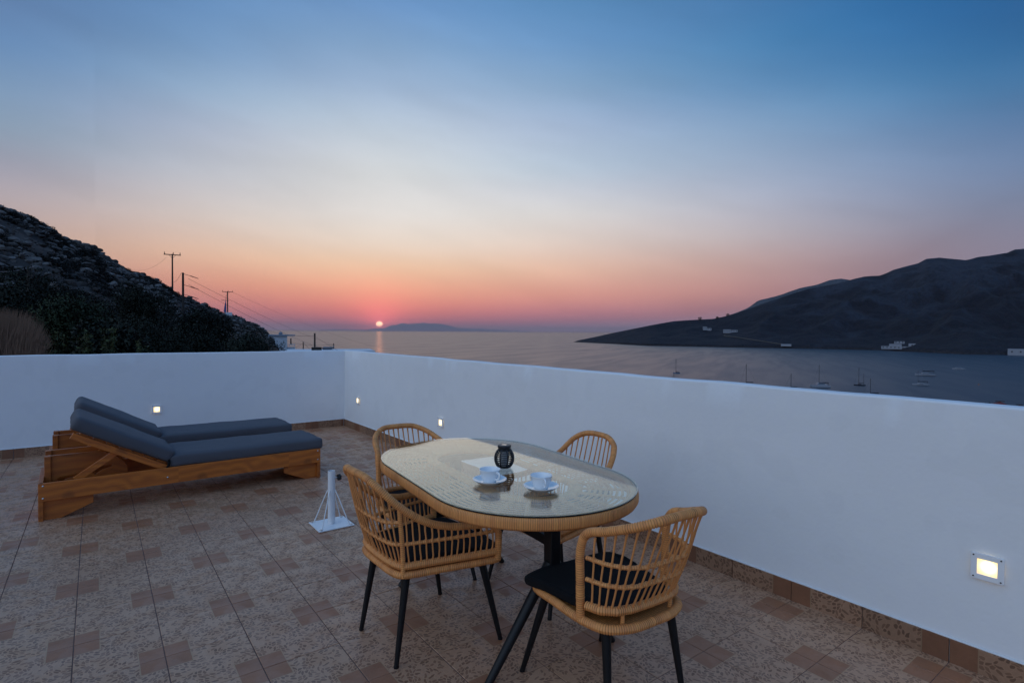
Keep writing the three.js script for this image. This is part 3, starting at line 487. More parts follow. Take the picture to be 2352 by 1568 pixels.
// ---------------------------------------------------------------- umbrella stand
{
  const t = thing('umbrella_stand', 'white steel parasol stand with a square plate, upright tube and black knob', 'umbrella stand', [1.398, 0, -4.09]);
  part('base_plate', box(0.262, 0.008, 0.246, 0, 0.006, 0, 0.002), whitePaint, t);
  const ring = lathe([[0.0225, 0.01], [0.0265, 0.01], [0.0265, 0.405], [0.0225, 0.405], [0.0225, 0.02]], 32);
  part('tube', ring, whitePaint, t);
  for (const [x, z] of [[-1, -1], [1, -1], [-1, 1], [1, 1]]) {
    part('stay', tube([[x * 0.019, 0.262, z * 0.019], [x * 0.026, 0.245, z * 0.026], [x * 0.1, 0.012, z * 0.094]], 0.0042, { radial: 8, step: 0.03 }), whitePaint, t);
    part('bolt', merge([cyl(0.0085, 0.0085, 0.006, 6, x * 0.112, 0.010, z * 0.104), cyl(0.013, 0.013, 0.0015, 14, x * 0.112, 0.0095, z * 0.104)]), steelBolt, t);
  }
  const kx = Math.cos(0.2), kz = -Math.sin(0.2);
  part('clamp_screw', rod([0.024 * kx, 0.345, 0.024 * kz], [0.055 * kx, 0.345, 0.055 * kz], 0.0045), steelBolt, t);
  const knob = []; for (let k = 0; k < 6; k++) { const a = k * Math.PI / 3; const g = new THREE.CylinderGeometry(0.008, 0.008, 0.018, 10); g.rotateZ(Math.PI / 2); g.translate(0.062, Math.cos(a) * 0.016, Math.sin(a) * 0.016); knob.push(g); } { const g = new THREE.CylinderGeometry(0.018, 0.015, 0.02, 18); g.rotateZ(Math.PI / 2); g.translate(0.062, 0, 0); knob.push(g); }
  const kg = merge(knob); kg.rotateY(0.2); kg.translate(0, 0.345, 0); part('knob', kg, blackPlastic, t);
}
// ---------------------------------------------------------------- sun loungers
function makeLounger(label) {
  // local: x along the lounger (head at 0, foot at 2.12), z away from the near side rail (0 .. -0.62 is its width), y up
  const t = thing('sun_lounger', label, 'sun lounger', [0, 0, 0], 0, 'wooden sun loungers along the back parapet');
  const Lx = 2.12, Wd = 0.64, hin = 0.83;
  const wood = (name, g, k, parent = t) => part(name, boxUV(g, 1), woods[k], parent);
  for (const s of [0, 1]) {
    const z = s ? -Wd + 0.014 : -0.014;
    const rail = wood('side_rail', box(Lx, 0.135, 0.028, Lx / 2, 0.2175, z, 0.003), 0);
    for (const [x, y] of [[0.028, 0.265], [0.028, 0.172], [Lx - 0.026, 0.265], [Lx - 0.026, 0.18], [hin, 0.205]]) { const b = new THREE.SphereGeometry(0.0075, 10, 8); b.scale(1, 1, 0.5); b.translate(x, y, z + (s ? -0.015 : 0.015)); part('bolt', b, steelBolt, rail); }
    for (const e of [0, 1]) { const sh = new THREE.Shape(); const w = 0.30; sh.moveTo(0, 0); sh.lineTo(0.10, 0); sh.lineTo(w, 0.085); sh.lineTo(w, 0.148); sh.lineTo(0, 0.148); sh.closePath(); const g = new THREE.ExtrudeGeometry(sh, { depth: 0.036, bevelEnabled: true, bevelSize: 0.002, bevelThickness: 0.002, bevelSegments: 1 }); if (e) { g.scale(-1, 1, 1); const p = g.index; g.translate(Lx - 0.03, 0, 0); const q = g.attributes.position.array; for (let i = 0; i < q.length; i += 9) for (let k = 0; k < 3; k++) { const m = q[i + 3 + k]; q[i + 3 + k] = q[i + 6 + k]; q[i + 6 + k] = m; } g.computeVertexNormals(); } else g.translate(0.03, 0, 0); g.translate(0, 0, s ? -Wd + 0.03 : -0.068); wood('foot_block', g, 1); }
  }
  wood('end_board', box(0.03, 0.285, Wd - 0.002, 0.0148, 0.1425, -Wd / 2, 0.003), 2);
  wood('end_board', box(0.03, 0.285, Wd - 0.002, Lx - 0.0148, 0.1425, -Wd / 2, 0.003), 2);
  for (let k = 0; k < 14; k++) wood('slat', box(0.07, 0.018, Wd - 0.06, hin + 0.05 + k * 0.091, 0.262, -Wd / 2, 0.003), k % 3);
  // notched racks that hold the prop of the back rest
  for (const z of [-Wd + 0.075, -0.30]) {
    const sh = new THREE.Shape(); sh.moveTo(0, 0); sh.lineTo(0.50, 0); sh.lineTo(0.50, 0.13); sh.quadraticCurveTo(0.40, 0.27, 0.27, 0.275); sh.lineTo(0, 0.275); sh.closePath();
    const h = new THREE.Path(); const zz = [[0.03, 0.075], [0.07, 0.05], [0.09, 0.075], [0.15, 0.085], [0.17, 0.06], [0.21, 0.095], [0.26, 0.105], [0.28, 0.08], [0.33, 0.115], [0.39, 0.13], [0.40, 0.155], [0.34, 0.15], [0.27, 0.13], [0.19, 0.115], [0.12, 0.105], [0.05, 0.1]]; h.moveTo(...zz[0]); for (const p of zz.slice(1)) h.lineTo(...p); h.closePath(); sh.holes.push(h);
    const g = new THREE.ExtrudeGeometry(sh, { depth: 0.03, bevelEnabled: false }); g.translate(0.07, 0.165, z); wood('notched_rack', g, z < -0.4 ? 1 : 2);
    wood('rack_end', box(0.04, 0.30, 0.07, 0.05, 0.29, z + 0.015, 0.003), 2);
  }
  // back rest, hinged at hin and tilted
  const back = new THREE.Group(); back.name = 'back_rest'; back.position.set(hin, 0.275, 0); back.rotation.z = -0.50; t.add(back);
  for (const z of [-0.055, -Wd + 0.055]) wood('back_bar', box(0.72, 0.05, 0.028, -0.36, 0, z, 0.003), 0, back);
  for (let k = 0; k < 7; k++) wood('slat', box(0.07, 0.018, Wd - 0.13, -0.06 - k * 0.097, 0.032, -Wd / 2, 0.003), k % 3, back);
  wood('prop_bar', bar([0.50, 0.46, -0.09], [0.22, 0.265, -0.09], 0.028, 0.045), 0); wood('prop_bar', bar([0.50, 0.46, -Wd + 0.13], [0.22, 0.265, -Wd + 0.13], 0.028, 0.045), 0);
  // two padded cushions tied together
  const pad = (len, thick, wid) => { const g = new RoundedBoxGeometry(len, thick, wid, 6, 0.036), P = g.attributes.position; for (let i = 0; i < P.count; i++) { const x = P.getX(i), y = P.getY(i), z = P.getZ(i), e = Math.min(1, (len / 2 - Math.abs(x)) / 0.12), f = Math.min(1, (wid / 2 - Math.abs(z)) / 0.12); P.setY(i, y * (0.80 + 0.20 * Math.max(0, e) ** 0.5 * Math.max(0, f) ** 0.5) + (fbm(x * 5 + 9, z * 5, 3, 44) - 0.5) * 0.012); } g.computeVertexNormals(); return planarUV(g, 0, 2, 1); };
  const sp = (len, thick, wid) => { const g0 = new THREE.BoxGeometry(len, thick, wid, 30, 6, 16), P = g0.attributes.position, r = 0.034; for (let i = 0; i < P.count; i++) { let x = P.getX(i), y = P.getY(i), z = P.getZ(i); const a = len / 2 - r, b = thick / 2 - r, c = wid / 2 - r, cx = clamp(x, -a, a), cy = clamp(y, -b, b), cz = clamp(z, -c, c), d = new THREE.Vector3(x - cx, y - cy, z - cz), l = d.length(); if (l > r) d.multiplyScalar(r / l); x = cx + d.x; y = cy + d.y; z = cz + d.z; const sag = 0.010 * (Math.cos(x / (len / 2) * Math.PI / 2) * Math.cos(z / (wid / 2) * Math.PI / 2)); P.setXYZ(i, x + (fbm(y * 20 + 3, z * 7, 2, 61) - 0.5) * 0.008, y + sag * Math.sign(y) * 0.6 + (fbm(x * 4 + 9, z * 6 + y * 5, 3, 44) - 0.5) * 0.016, z + (fbm(x * 6, y * 20, 2, 63) - 0.5) * 0.008); } const g = BGU.mergeVertices((() => { g0.deleteAttribute('normal'); g0.deleteAttribute('uv'); return g0; })()); g.computeVertexNormals(); return planarUV(g, 0, 2, 1); };
  part('seat_cushion', sp(1.315, 0.112, 0.60).translate(hin + 0.01 + 1.315 / 2, 0.331, -Wd / 2 + 0.012), greyCloth, t);
  part('back_cushion', sp(0.76, 0.112, 0.60).translate(-0.385, 0.10, -Wd / 2 + 0.012), greyCloth, back);
  for (const z of [-0.035, -Wd + 0.06]) part('tie', tube([[hin - 0.03, 0.395, z], [hin + 0.005, 0.36, z + 0.016], [hin + 0.012, 0.31, z + 0.026], [hin - 0.005, 0.285, z + 0.02]], 0.006, { radial: 6, step: 0.012, flat: 1.6 }), blackCloth, t);
  return t;
}
{
  const L1 = makeLounger('nearer wooden sun lounger with grey cushions and its long rail in view');
  L1.position.set(-0.355, 0, -5.42); L1.rotation.y = 0.03;
  copyOf(L1, [-0.36, 0, -6.50], 0.02, 'wooden sun lounger with grey cushions next to the back wall, behind the other lounger');
}

// ---------------------------------------------------------------- sea, headlands, far island
const SEA = EYE - 48;
function grid(rows, cols, fn) {   // fn(i, j) -> [x, y, z] ; smooth sheet
  const pos = [], uv = [], idx = [];
  for (let j = 0; j <= rows; j++) for (let i = 0; i <= cols; i++) { const p = fn(i / cols, j / rows, i, j); pos.push(p[0], p[1], p[2]); uv.push(p[0], -p[2]); }
  for (let j = 0; j < rows; j++) for (let i = 0; i < cols; i++) { const a = j * (cols + 1) + i, b = a + 1, c = a + cols + 1, d = c + 1; idx.push(a, b, c, b, d, c); }
  const g = new THREE.BufferGeometry(); g.setAttribute('position', new THREE.Float32BufferAttribute(pos, 3)); g.setAttribute('uv', new THREE.Float32BufferAttribute(uv, 2)); g.setIndex(idx); g.computeVertexNormals(); return g;
}
function tint(g, fn) { const p = g.attributes.position, n = g.attributes.normal, c = new Float32Array(p.count * 3); for (let i = 0; i < p.count; i++) { const k = fn(p.getX(i), p.getY(i), p.getZ(i), n.getY(i)); c.set(k, i * 3); } g.setAttribute('color', new THREE.BufferAttribute(c, 3)); return g; }
{
  const waves = tex(1024, 1024, (x, y) => 0.6 * fbm(x * 8, y * 8, 5, 211, 8) + 0.4 * fbm(x * 32, y * 32, 3, 219, 32), false);
  const lanes = tex(512, 512, (x, y) => { const n = fbm(x * 4, y * 8, 4, 231, 4), m = fbm(x * 8, y * 32, 3, 241, 8); return 0.80 + 0.20 * sstep(0.30, 0.72, 0.6 * n + 0.4 * m); }, false);
  waves.repeat.set(1 / 46, 1 / 46); lanes.repeat.set(1 / 900, 1 / 340);
  lanes.rotation = 0.5;
  const water = phys([0.012, 0.020, 0.036], 0.38, { roughnessMap: lanes, bumpMap: waves, bumpScale: 0.45, ior: 1.33 });
  const S = 110000, g = new THREE.PlaneGeometry(2 * S, S + 4000); g.rotateX(-Math.PI / 2); g.translate(20000, SEA, -S / 2 + 2000);
  const p = g.attributes.position, uv = new Float32Array(p.count * 2); for (let i = 0; i < p.count; i++) { uv[i * 2] = p.getX(i); uv[i * 2 + 1] = -p.getZ(i); } g.setAttribute('uv', new THREE.BufferAttribute(uv, 2));
  solo('sea', g, water, 'calm bay and open sea under the setting sun', null, null, 'structure');
}
const rockNoise = tex(512, 512, (x, y) => 0.6 * fbm(x * 8, y * 8, 6, 301, 8) + 0.4 * Math.abs(2 * fbm(x * 16, y * 16, 4, 311, 16) - 1), false); rockNoise.repeat.set(1 / 90, 1 / 90);
const scrubTone = tex(512, 512, (x, y) => { const n = fbm(x * 24, y * 24, 5, 321, 24), m = fbm(x * 4, y * 4, 4, 331, 4); const k = 0.55 + 0.9 * sstep(0.35, 0.7, n) * (0.5 + m); return [k, k, k]; }); scrubTone.repeat.set(1 / 110, 1 / 110);
const hillMat = new THREE.MeshStandardMaterial({ vertexColors: true, roughness: 1, map: scrubTone, bumpMap: rockNoise, bumpScale: 9 });
// right headland: shoreline and ridge read off the survey photograph, heights follow from the distances
const SHORE = [[1318, 785.5], [1400, 789], [1493, 794], [1560, 795], [1675, 797.5], [1858, 800.5], [2040, 804.8], [2150, 810.5], [2223, 814], [2352, 816], [2700, 824], [3300, 850]];
const RIDGE = [[1318, 785], [1330, 781], [1360, 775], [1400, 766], [1440, 758], [1493, 747], [1548, 737], [1603, 733.6], [1639, 731.8], [1676, 723.7], [1712, 711.7], [1767, 692.3], [1811, 677], [1858, 662.4], [1913, 653.2], [1950, 643.4], [1986, 634.2], [2022, 632.4], [2052, 620.4], [2077, 613], [2110, 604], [2128, 594], [2158, 590], [2187, 593], [2220, 595.9], [2245, 590], [2278, 585], [2315, 580.2], [2333, 571.8], [2352, 570.3], [2500, 545], [2800, 560], [3300, 620]];
const shoreDist = (px) => { const p = polar(px, table(SHORE, px)); return 48 / -p.tan; };
const ridgeDist = (px) => shoreDist(px) + table([[1318, 20], [1400, 260], [1700, 520], [2000, 900], [2200, 1250], [2352, 1400], [3300, 1600]], px);
function headland(px, t) {
  const d0 = shoreDist(px), d1 = ridgeDist(px), P = polar(px, table(RIDGE, px)), hr = Math.max(EYE + P.tan * d1, SEA + 0.6);
  const d = lerp(d0, d1, t), u = P.su * d, v = P.sv * d, k = Math.min(1, t);
  const rise = 0.10 * k + 0.45 * k ** 1.2 + 0.45 * k ** 2.1, big = hr - SEA;
  let h = SEA + big * rise + Math.min(6, big * 0.1) * sstep(0, 0.012, t) * (1 - k);
  const win = Math.sin(Math.PI * k) ** 0.8;
  const gul = 1 - Math.abs(2 * fbm(u / 330 + 3, v / 330, 5, 401) - 1), sm = fbm(u / 70, v / 70, 5, 411) - 0.5;
  h += (gul - 0.62) * 0.46 * big * win + sm * 0.085 * big * (win + 0.2 * k);
  if (t > 1) h = hr - (t - 1) * big * 1.3;
  return [u, t <= 0 ? SEA - 2 : Math.max(h, SEA + 0.3), v];
}
{
  const C = 330, Rr = 120, px = (s) => lerp(1318, 3300, s ** 1.0);
  const g = grid(Rr, C, (s, t) => { const p = headland(px(s), t * 1.12 - 0.004); return [p[0], p[1], -p[2]]; });
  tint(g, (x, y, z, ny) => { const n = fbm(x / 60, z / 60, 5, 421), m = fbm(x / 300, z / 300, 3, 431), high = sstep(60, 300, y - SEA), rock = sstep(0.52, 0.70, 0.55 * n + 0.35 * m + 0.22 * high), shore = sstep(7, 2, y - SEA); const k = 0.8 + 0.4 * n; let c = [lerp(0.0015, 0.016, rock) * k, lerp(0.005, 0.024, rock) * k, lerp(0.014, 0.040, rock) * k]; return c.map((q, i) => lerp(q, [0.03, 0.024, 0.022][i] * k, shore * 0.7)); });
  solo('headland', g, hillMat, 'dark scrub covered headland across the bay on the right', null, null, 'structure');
  // the paler ridge that looks out from behind it
  const R2 = [[1600, 745], [1672, 724.5], [1720, 706], [1741, 691.6], [1796, 675], [1837, 659.5], [1877, 653.2], [1906, 644], [1932, 640], [1950, 642], [2000, 650], [2100, 690]], C2 = 90;
  const g2 = grid(24, C2, (s, t) => { const x = lerp(1600, 2100, s), P = polar(x, table(R2, x)), d = lerp(3100, 3900, Math.min(t, 1) * 0 + t), hr = EYE + P.tan * 3700, k = Math.min(1, (d - 3100) / 600), u = P.su * d, v = P.sv * d; let h = SEA - 2 + (hr - SEA) * k ** 0.9 + (fbm(u / 120, v / 120, 4, 441) - 0.5) * 14 * k; if (d > 3700) h -= (d - 3700) * 0.6; return [u, h, -v]; });
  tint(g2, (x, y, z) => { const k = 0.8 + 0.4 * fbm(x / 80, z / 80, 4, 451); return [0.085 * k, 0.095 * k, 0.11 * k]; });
  solo('far_ridge', g2, hillMat, 'paler ridge rising behind the headland', null, null, 'structure');
  // low island on the horizon, right of the sun
  const R3 = [[700, 760], [770, 756], [840, 757], [880, 754], [900, 747], [925, 742.5], [945, 744], [968, 741], [990, 742.5], [1012, 743], [1030, 747], [1050, 752], [1075, 754], [1110, 754.5], [1150, 757.5], [1220, 760.5]];
  const g3 = grid(10, 150, (s, t) => { const x = lerp(700, 1220, s), P = polar(x, table(R3, x)), d = lerp(74000, 82000, t), k = Math.min(1, t / 0.6), hr = Math.max(SEA + 2, EYE + P.tan * 78800 + (fbm(x / 9, 3, 4, 461) - 0.5) * 150), u = P.su * d, v = P.sv * d; return [u, SEA + (t > 0.6 ? (hr - SEA) * (1 - (t - 0.6) / 0.4) : (hr - SEA) * k ** 0.8), -v]; });
  tint(g3, (x, y, z) => { const k = 0.9 + 0.2 * fbm(x / 900, z / 900, 3, 471); return [0.34 * k, 0.26 * k, 0.27 * k]; });
  solo('far_island', g3, new THREE.MeshStandardMaterial({ vertexColors: true, roughness: 1 }), 'hazy island on the horizon right of the sun', null, null, 'structure');
}
scene.fog = new THREE.FogExp2(new THREE.Color().setRGB(0.94, 0.67, 0.64), 1.05e-5);   // evening haze, thickest along the horizon
// ---------------------------------------------------------------- rocky hillside on the left, sloping to the sea below the terrace
const HILL = [[-2600, 210], [-1200, 300], [-600, 352], [-250, 400], [0, 476], [45, 493.3], [97, 517], [115, 522.9], [146, 547.2], [181, 557.7], [202, 561], [223, 575], [250, 596], [278, 613.3], [313, 627.2], [348, 641], [376, 653.3], [397, 669], [417, 679.4], [442, 690], [470, 700], [494, 710.7], [515, 721], [546, 726.4], [570, 740.3], [591, 745.5], [605, 756], [623, 773.4], [630, 790], [650, 800], [690, 812], [800, 830], [1000, 850], [1500, 900], [2352, 960], [3200, 1010]];
const hillDist = (px) => table([[-2600, 60], [-600, 80], [0, 95], [200, 105], [400, 118], [520, 185], [620, 235], [700, 250], [1000, 300], [2352, 330], [3200, 330]], px);
function slope(px, t) {
  const P = polar(px, table(HILL, px)), dR = hillDist(px), wall = Math.min(8.45 / Math.max(0.05, P.sv), 3.2 / Math.max(0.02, P.su)), d0 = wall + 0.5;
  const d = d0 + (dR - d0) * t ** 1.25, hR = EYE + P.tan * dR, u = P.su * d, v = P.sv * d, h0 = table([[400, -0.35], [640, -2.2], [1500, -3.5]], px);
  const f = (d - d0) / (dR - d0), g = table([[0, 0], [0.3, 0.03], [0.42, 0.10], [1, 1]], f);
  let h = lerp(h0, hR, px > 640 ? Math.max(g, f ** 0.8) : g) + (fbm(u / 7, v / 7, 5, 501) - 0.5) * 1.5 * sstep(0.05, 0.3, f) * (px > 640 ? 0.2 : 1 - 0.75 * sstep(0.9, 1, f)) + (fbm(u / 1.6, v / 1.6, 3, 511) - 0.5) * 0.5 * (px < 640 ? 1 : 0);
  if (t > 1) h = hR - (t - 1) * (px > 640 ? Math.max(6, hR - SEA + 3) * 8 : 60);
  return [u, h, v];
}
const hillPx = (s) => s < 0.12 ? lerp(-2600, -60, s / 0.12) : s < 0.75 ? lerp(-60, 720, (s - 0.12) / 0.63) : lerp(720, 3200, (s - 0.75) / 0.25);
{
  const soil = new THREE.MeshStandardMaterial({ vertexColors: true, roughness: 1 });
  const g = grid(110, 420, (s, t) => { const p = slope(hillPx(s), t * 1.15); return [p[0], p[1], -p[2]]; });
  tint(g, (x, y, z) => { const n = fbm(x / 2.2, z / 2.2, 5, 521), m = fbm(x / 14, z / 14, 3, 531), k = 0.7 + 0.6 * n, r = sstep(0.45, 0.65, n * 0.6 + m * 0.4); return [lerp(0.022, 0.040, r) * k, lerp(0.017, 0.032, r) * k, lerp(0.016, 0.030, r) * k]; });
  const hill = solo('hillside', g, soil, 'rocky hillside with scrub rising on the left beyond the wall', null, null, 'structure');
  // boulders: the largest singly, the rest as rubble
  const rockGeo = (seed) => { const q = new THREE.IcosahedronGeometry(1, 1), p = q.attributes.position, R = rng(seed), cuts = []; for (let k = 0; k < 9; k++) { const d = new THREE.Vector3(R() - 0.5, R() - 0.5, R() - 0.5).normalize(); cuts.push([d, 0.42 + R() * 0.36]); } const v = new THREE.Vector3(); for (let i = 0; i < p.count; i++) { v.fromBufferAttribute(p, i); for (const [d, c] of cuts) { const e = v.dot(d); if (e > c) v.addScaledVector(d, c - e); } const w = 1 + 0.10 * (fbm(v.x * 3 + seed, v.y * 3 + v.z * 2, 3, seed) - 0.5); p.setXYZ(i, v.x * w, v.y * w * 0.68, v.z * w); } q.computeVertexNormals(); return q; };
  const shapes = [3, 5, 8, 13, 21].map(rockGeo), mats = [[0.095, 0.086, 0.080], [0.15, 0.138, 0.13], [0.05, 0.042, 0.038]].map((c) => std(c, 1, { bumpMap: rockNoise, bumpScale: 0.05 }));
  const R = rng(77), places = [];
  for (let k = 0; k < 6500; k++) {
    const px = lerp(-40, 628, R()), t = 0.42 + 0.585 * Math.sqrt(R()), p = slope(px, t), m = fbm(p[0] / 9, p[2] / 9, 3, 541); if (m < 0.5 && R() < 0.85) continue;
    const d = Math.hypot(p[0], p[2]), s = (0.10 + 0.55 * R() ** 3.2) * (d > 150 ? 1.5 : 1);
    places.push({ p, s, q: s / d, r: R(), a: R() * 6.28, b: (R() - 0.5) * 0.7, c: (R() - 0.5) * 0.7, fl: 0.6 + R() * 0.9 });
  }
  places.sort((a, b) => b.q - a.q);
  const m4 = new THREE.Matrix4(), qq = new THREE.Quaternion(), inst = shapes.slice(0, 3).map(() => []);
  places.forEach((o, k) => {
    qq.setFromEuler(new THREE.Euler(o.b, o.a, o.c));
    if (k < 270) { const m = part('rock', shapes[k % 5], mats[Math.floor(o.r * 3)], hill); m.position.set(o.p[0], o.p[1] + o.s * 0.15, -o.p[2]); m.quaternion.copy(qq); m.scale.set(o.s * 1.15, o.s, o.s * o.fl); }
    else inst[k % 3].push(m4.clone().compose(V(o.p[0], o.p[1] + o.s * 0.12, -o.p[2]), qq, V(o.s * 1.15, o.s, o.s * o.fl)));
  });
  inst.forEach((list, k) => { const im = new THREE.InstancedMesh(shapes[k], mats[k], list.length); im.name = 'rubble'; list.forEach((m, i) => im.setMatrixAt(i, m)); im.userData.kind = 'stuff'; hill.add(im); });
}
// ---------------------------------------------------------------- vegetation
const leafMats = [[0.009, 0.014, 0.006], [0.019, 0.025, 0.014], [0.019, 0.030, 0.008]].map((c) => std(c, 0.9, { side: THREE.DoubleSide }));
function foliage(lumps, n, size, seed, o = {}) {   // leaf-sized faces through a set of ellipsoidal lumps
  const R = rng(seed), pos = [], nor = [], tot = lumps.reduce((s, l) => s + l[3] * l[4] * l[5], 0);
  for (const [x, y, z, rx, ry, rz] of lumps) {
    const m = Math.round(n * rx * ry * rz / tot);
    for (let k = 0; k < m; k++) {
      const a = R() * 6.283, c = R() * 2 - 1, s = Math.sqrt(1 - c * c), r = (0.45 + 0.6 * R() ** 0.6) * (0.86 + 0.3 * fbm(a * 1.6 + x, c * 3 + y, 3, seed)), d = [s * Math.cos(a), c, s * Math.sin(a)];
      const P = [x + d[0] * rx * r, y + d[1] * ry * r, z + d[2] * rz * r], w = size * (0.6 + 0.8 * R());
      const t = V(R() - 0.5, R() - 0.3, R() - 0.5).normalize(), q = V(R() - 0.5, R() - 0.5, R() - 0.5).cross(t).normalize().multiplyScalar(w * (o.thin ?? 0.45)); t.multiplyScalar(w);
      const N = V(d[0], d[1] + 0.3, d[2]).normalize();
      pos.push(P[0] - q.x, P[1] - q.y, P[2] - q.z, P[0] + q.x, P[1] + q.y, P[2] + q.z, P[0] + t.x, P[1] + t.y, P[2] + t.z); for (let e = 0; e < 3; e++) nor.push(N.x, N.y, N.z);
    }
  }
  const g = new THREE.BufferGeometry(); g.setAttribute('position', new THREE.Float32BufferAttribute(pos, 3)); g.setAttribute('normal', new THREE.Float32BufferAttribute(nor, 3)); g.setAttribute('uv', new THREE.Float32BufferAttribute(new Float32Array(pos.length / 3 * 2), 2)); return g;
}
function shrub(name, label, category, px, topY, widthPx, dist, mat, seed, o = {}) {
  const P = polar(px, 760), top = atDist(px, topY, dist), base = slope(px, clamp(((dist - 9) / (hillDist(px) - 9)), 0.02, 1) ** 0.8), by = Math.min(base[1], top.y - 1) - 0.3, w = widthPx * dist / F / Math.cos(P.az - YAW) / 2, H = top.y - by, R = rng(seed);
  const t = thing(name, label, category, [top.x, by, top.z], 0, null), lumps = [];
  const n = o.lumps ?? 9; for (let k = 0; k < n; k++) { const a = k * 2.4 + R(), r = Math.sqrt(k / n) * 0.72, y = H * (0.42 + 0.40 * (1 - r * r * 1.3) * (0.55 + 0.5 * R())); const s = 0.34 + 0.22 * R(); lumps.push([Math.cos(a) * r * w, y, Math.sin(a) * r * w * 0.8, w * s, H * s * 0.62, w * s]); }
  lumps.push([0, H * 0.72, 0, w * 0.36, H * 0.28, w * 0.36], [0, H * 0.35, 0, w * 0.9, H * 0.35, w * 0.8]);
  part('crown', foliage(lumps, o.n ?? 9000, o.leaf ?? 0.09, seed, o), mat, t);
  const limbs = [rod([0, 0, 0], [0.05, H * 0.45, 0.03], 0.07, 0.045, 8)]; for (let k = 0; k < 5; k++) { const a = k * 1.26 + R(); limbs.push(rod([0.02, H * (0.15 + 0.05 * k), 0], [Math.cos(a) * w * 0.55, H * (0.6 + 0.2 * R()), Math.sin(a) * w * 0.5], 0.04, 0.012, 6)); }
  part('trunk', merge(limbs), darkWood, t);
  return t;
}
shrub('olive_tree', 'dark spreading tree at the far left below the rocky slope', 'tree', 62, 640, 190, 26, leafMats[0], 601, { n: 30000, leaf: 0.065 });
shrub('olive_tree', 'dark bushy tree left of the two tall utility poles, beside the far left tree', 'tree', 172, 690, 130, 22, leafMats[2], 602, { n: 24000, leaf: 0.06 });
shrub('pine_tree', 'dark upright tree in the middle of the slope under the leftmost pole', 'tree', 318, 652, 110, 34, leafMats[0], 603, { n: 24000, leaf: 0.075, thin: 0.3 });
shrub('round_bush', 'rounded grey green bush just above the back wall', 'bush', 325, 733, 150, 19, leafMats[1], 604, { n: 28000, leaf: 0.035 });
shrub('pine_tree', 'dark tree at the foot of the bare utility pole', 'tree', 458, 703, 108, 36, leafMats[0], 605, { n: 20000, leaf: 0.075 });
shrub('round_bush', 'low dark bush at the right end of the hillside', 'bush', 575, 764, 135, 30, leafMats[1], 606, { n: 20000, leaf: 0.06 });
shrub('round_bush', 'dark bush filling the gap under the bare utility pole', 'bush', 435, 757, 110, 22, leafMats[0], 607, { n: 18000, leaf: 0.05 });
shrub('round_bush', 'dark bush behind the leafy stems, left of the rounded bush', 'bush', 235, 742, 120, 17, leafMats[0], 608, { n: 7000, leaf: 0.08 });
// scrub over the slope
{
  const g = foliage([[0, 0.35, 0, 0.6, 0.4, 0.6]], 90, 0.16, 611), R = rng(613), list = [];
  for (let k = 0; k < 5200; k++) { const px = lerp(-40, 632, R()), t = lerp(0.3, 1.0, Math.sqrt(R())), p = slope(px, t); if (fbm(p[0] / 6, p[2] / 6, 3, 551) < 0.47) continue; const s = 0.35 + 0.65 * R(); list.push(new THREE.Matrix4().compose(V(p[0], p[1] - 0.1, -p[2]), new THREE.Quaternion().setFromEuler(new THREE.Euler(0, R() * 6.28, 0)), V(s, s * (0.5 + 0.4 * R()), s))); }
  const im = new THREE.InstancedMesh(g, std([0.013, 0.012, 0.010], 1, { side: THREE.DoubleSide }), list.length); list.forEach((m, i) => im.setMatrixAt(i, m)); im.name = 'scrub'; scene.add(im); tag(im, 'low dark scrub dotted over the rocky hillside', 'scrub', null, 'stuff');
}
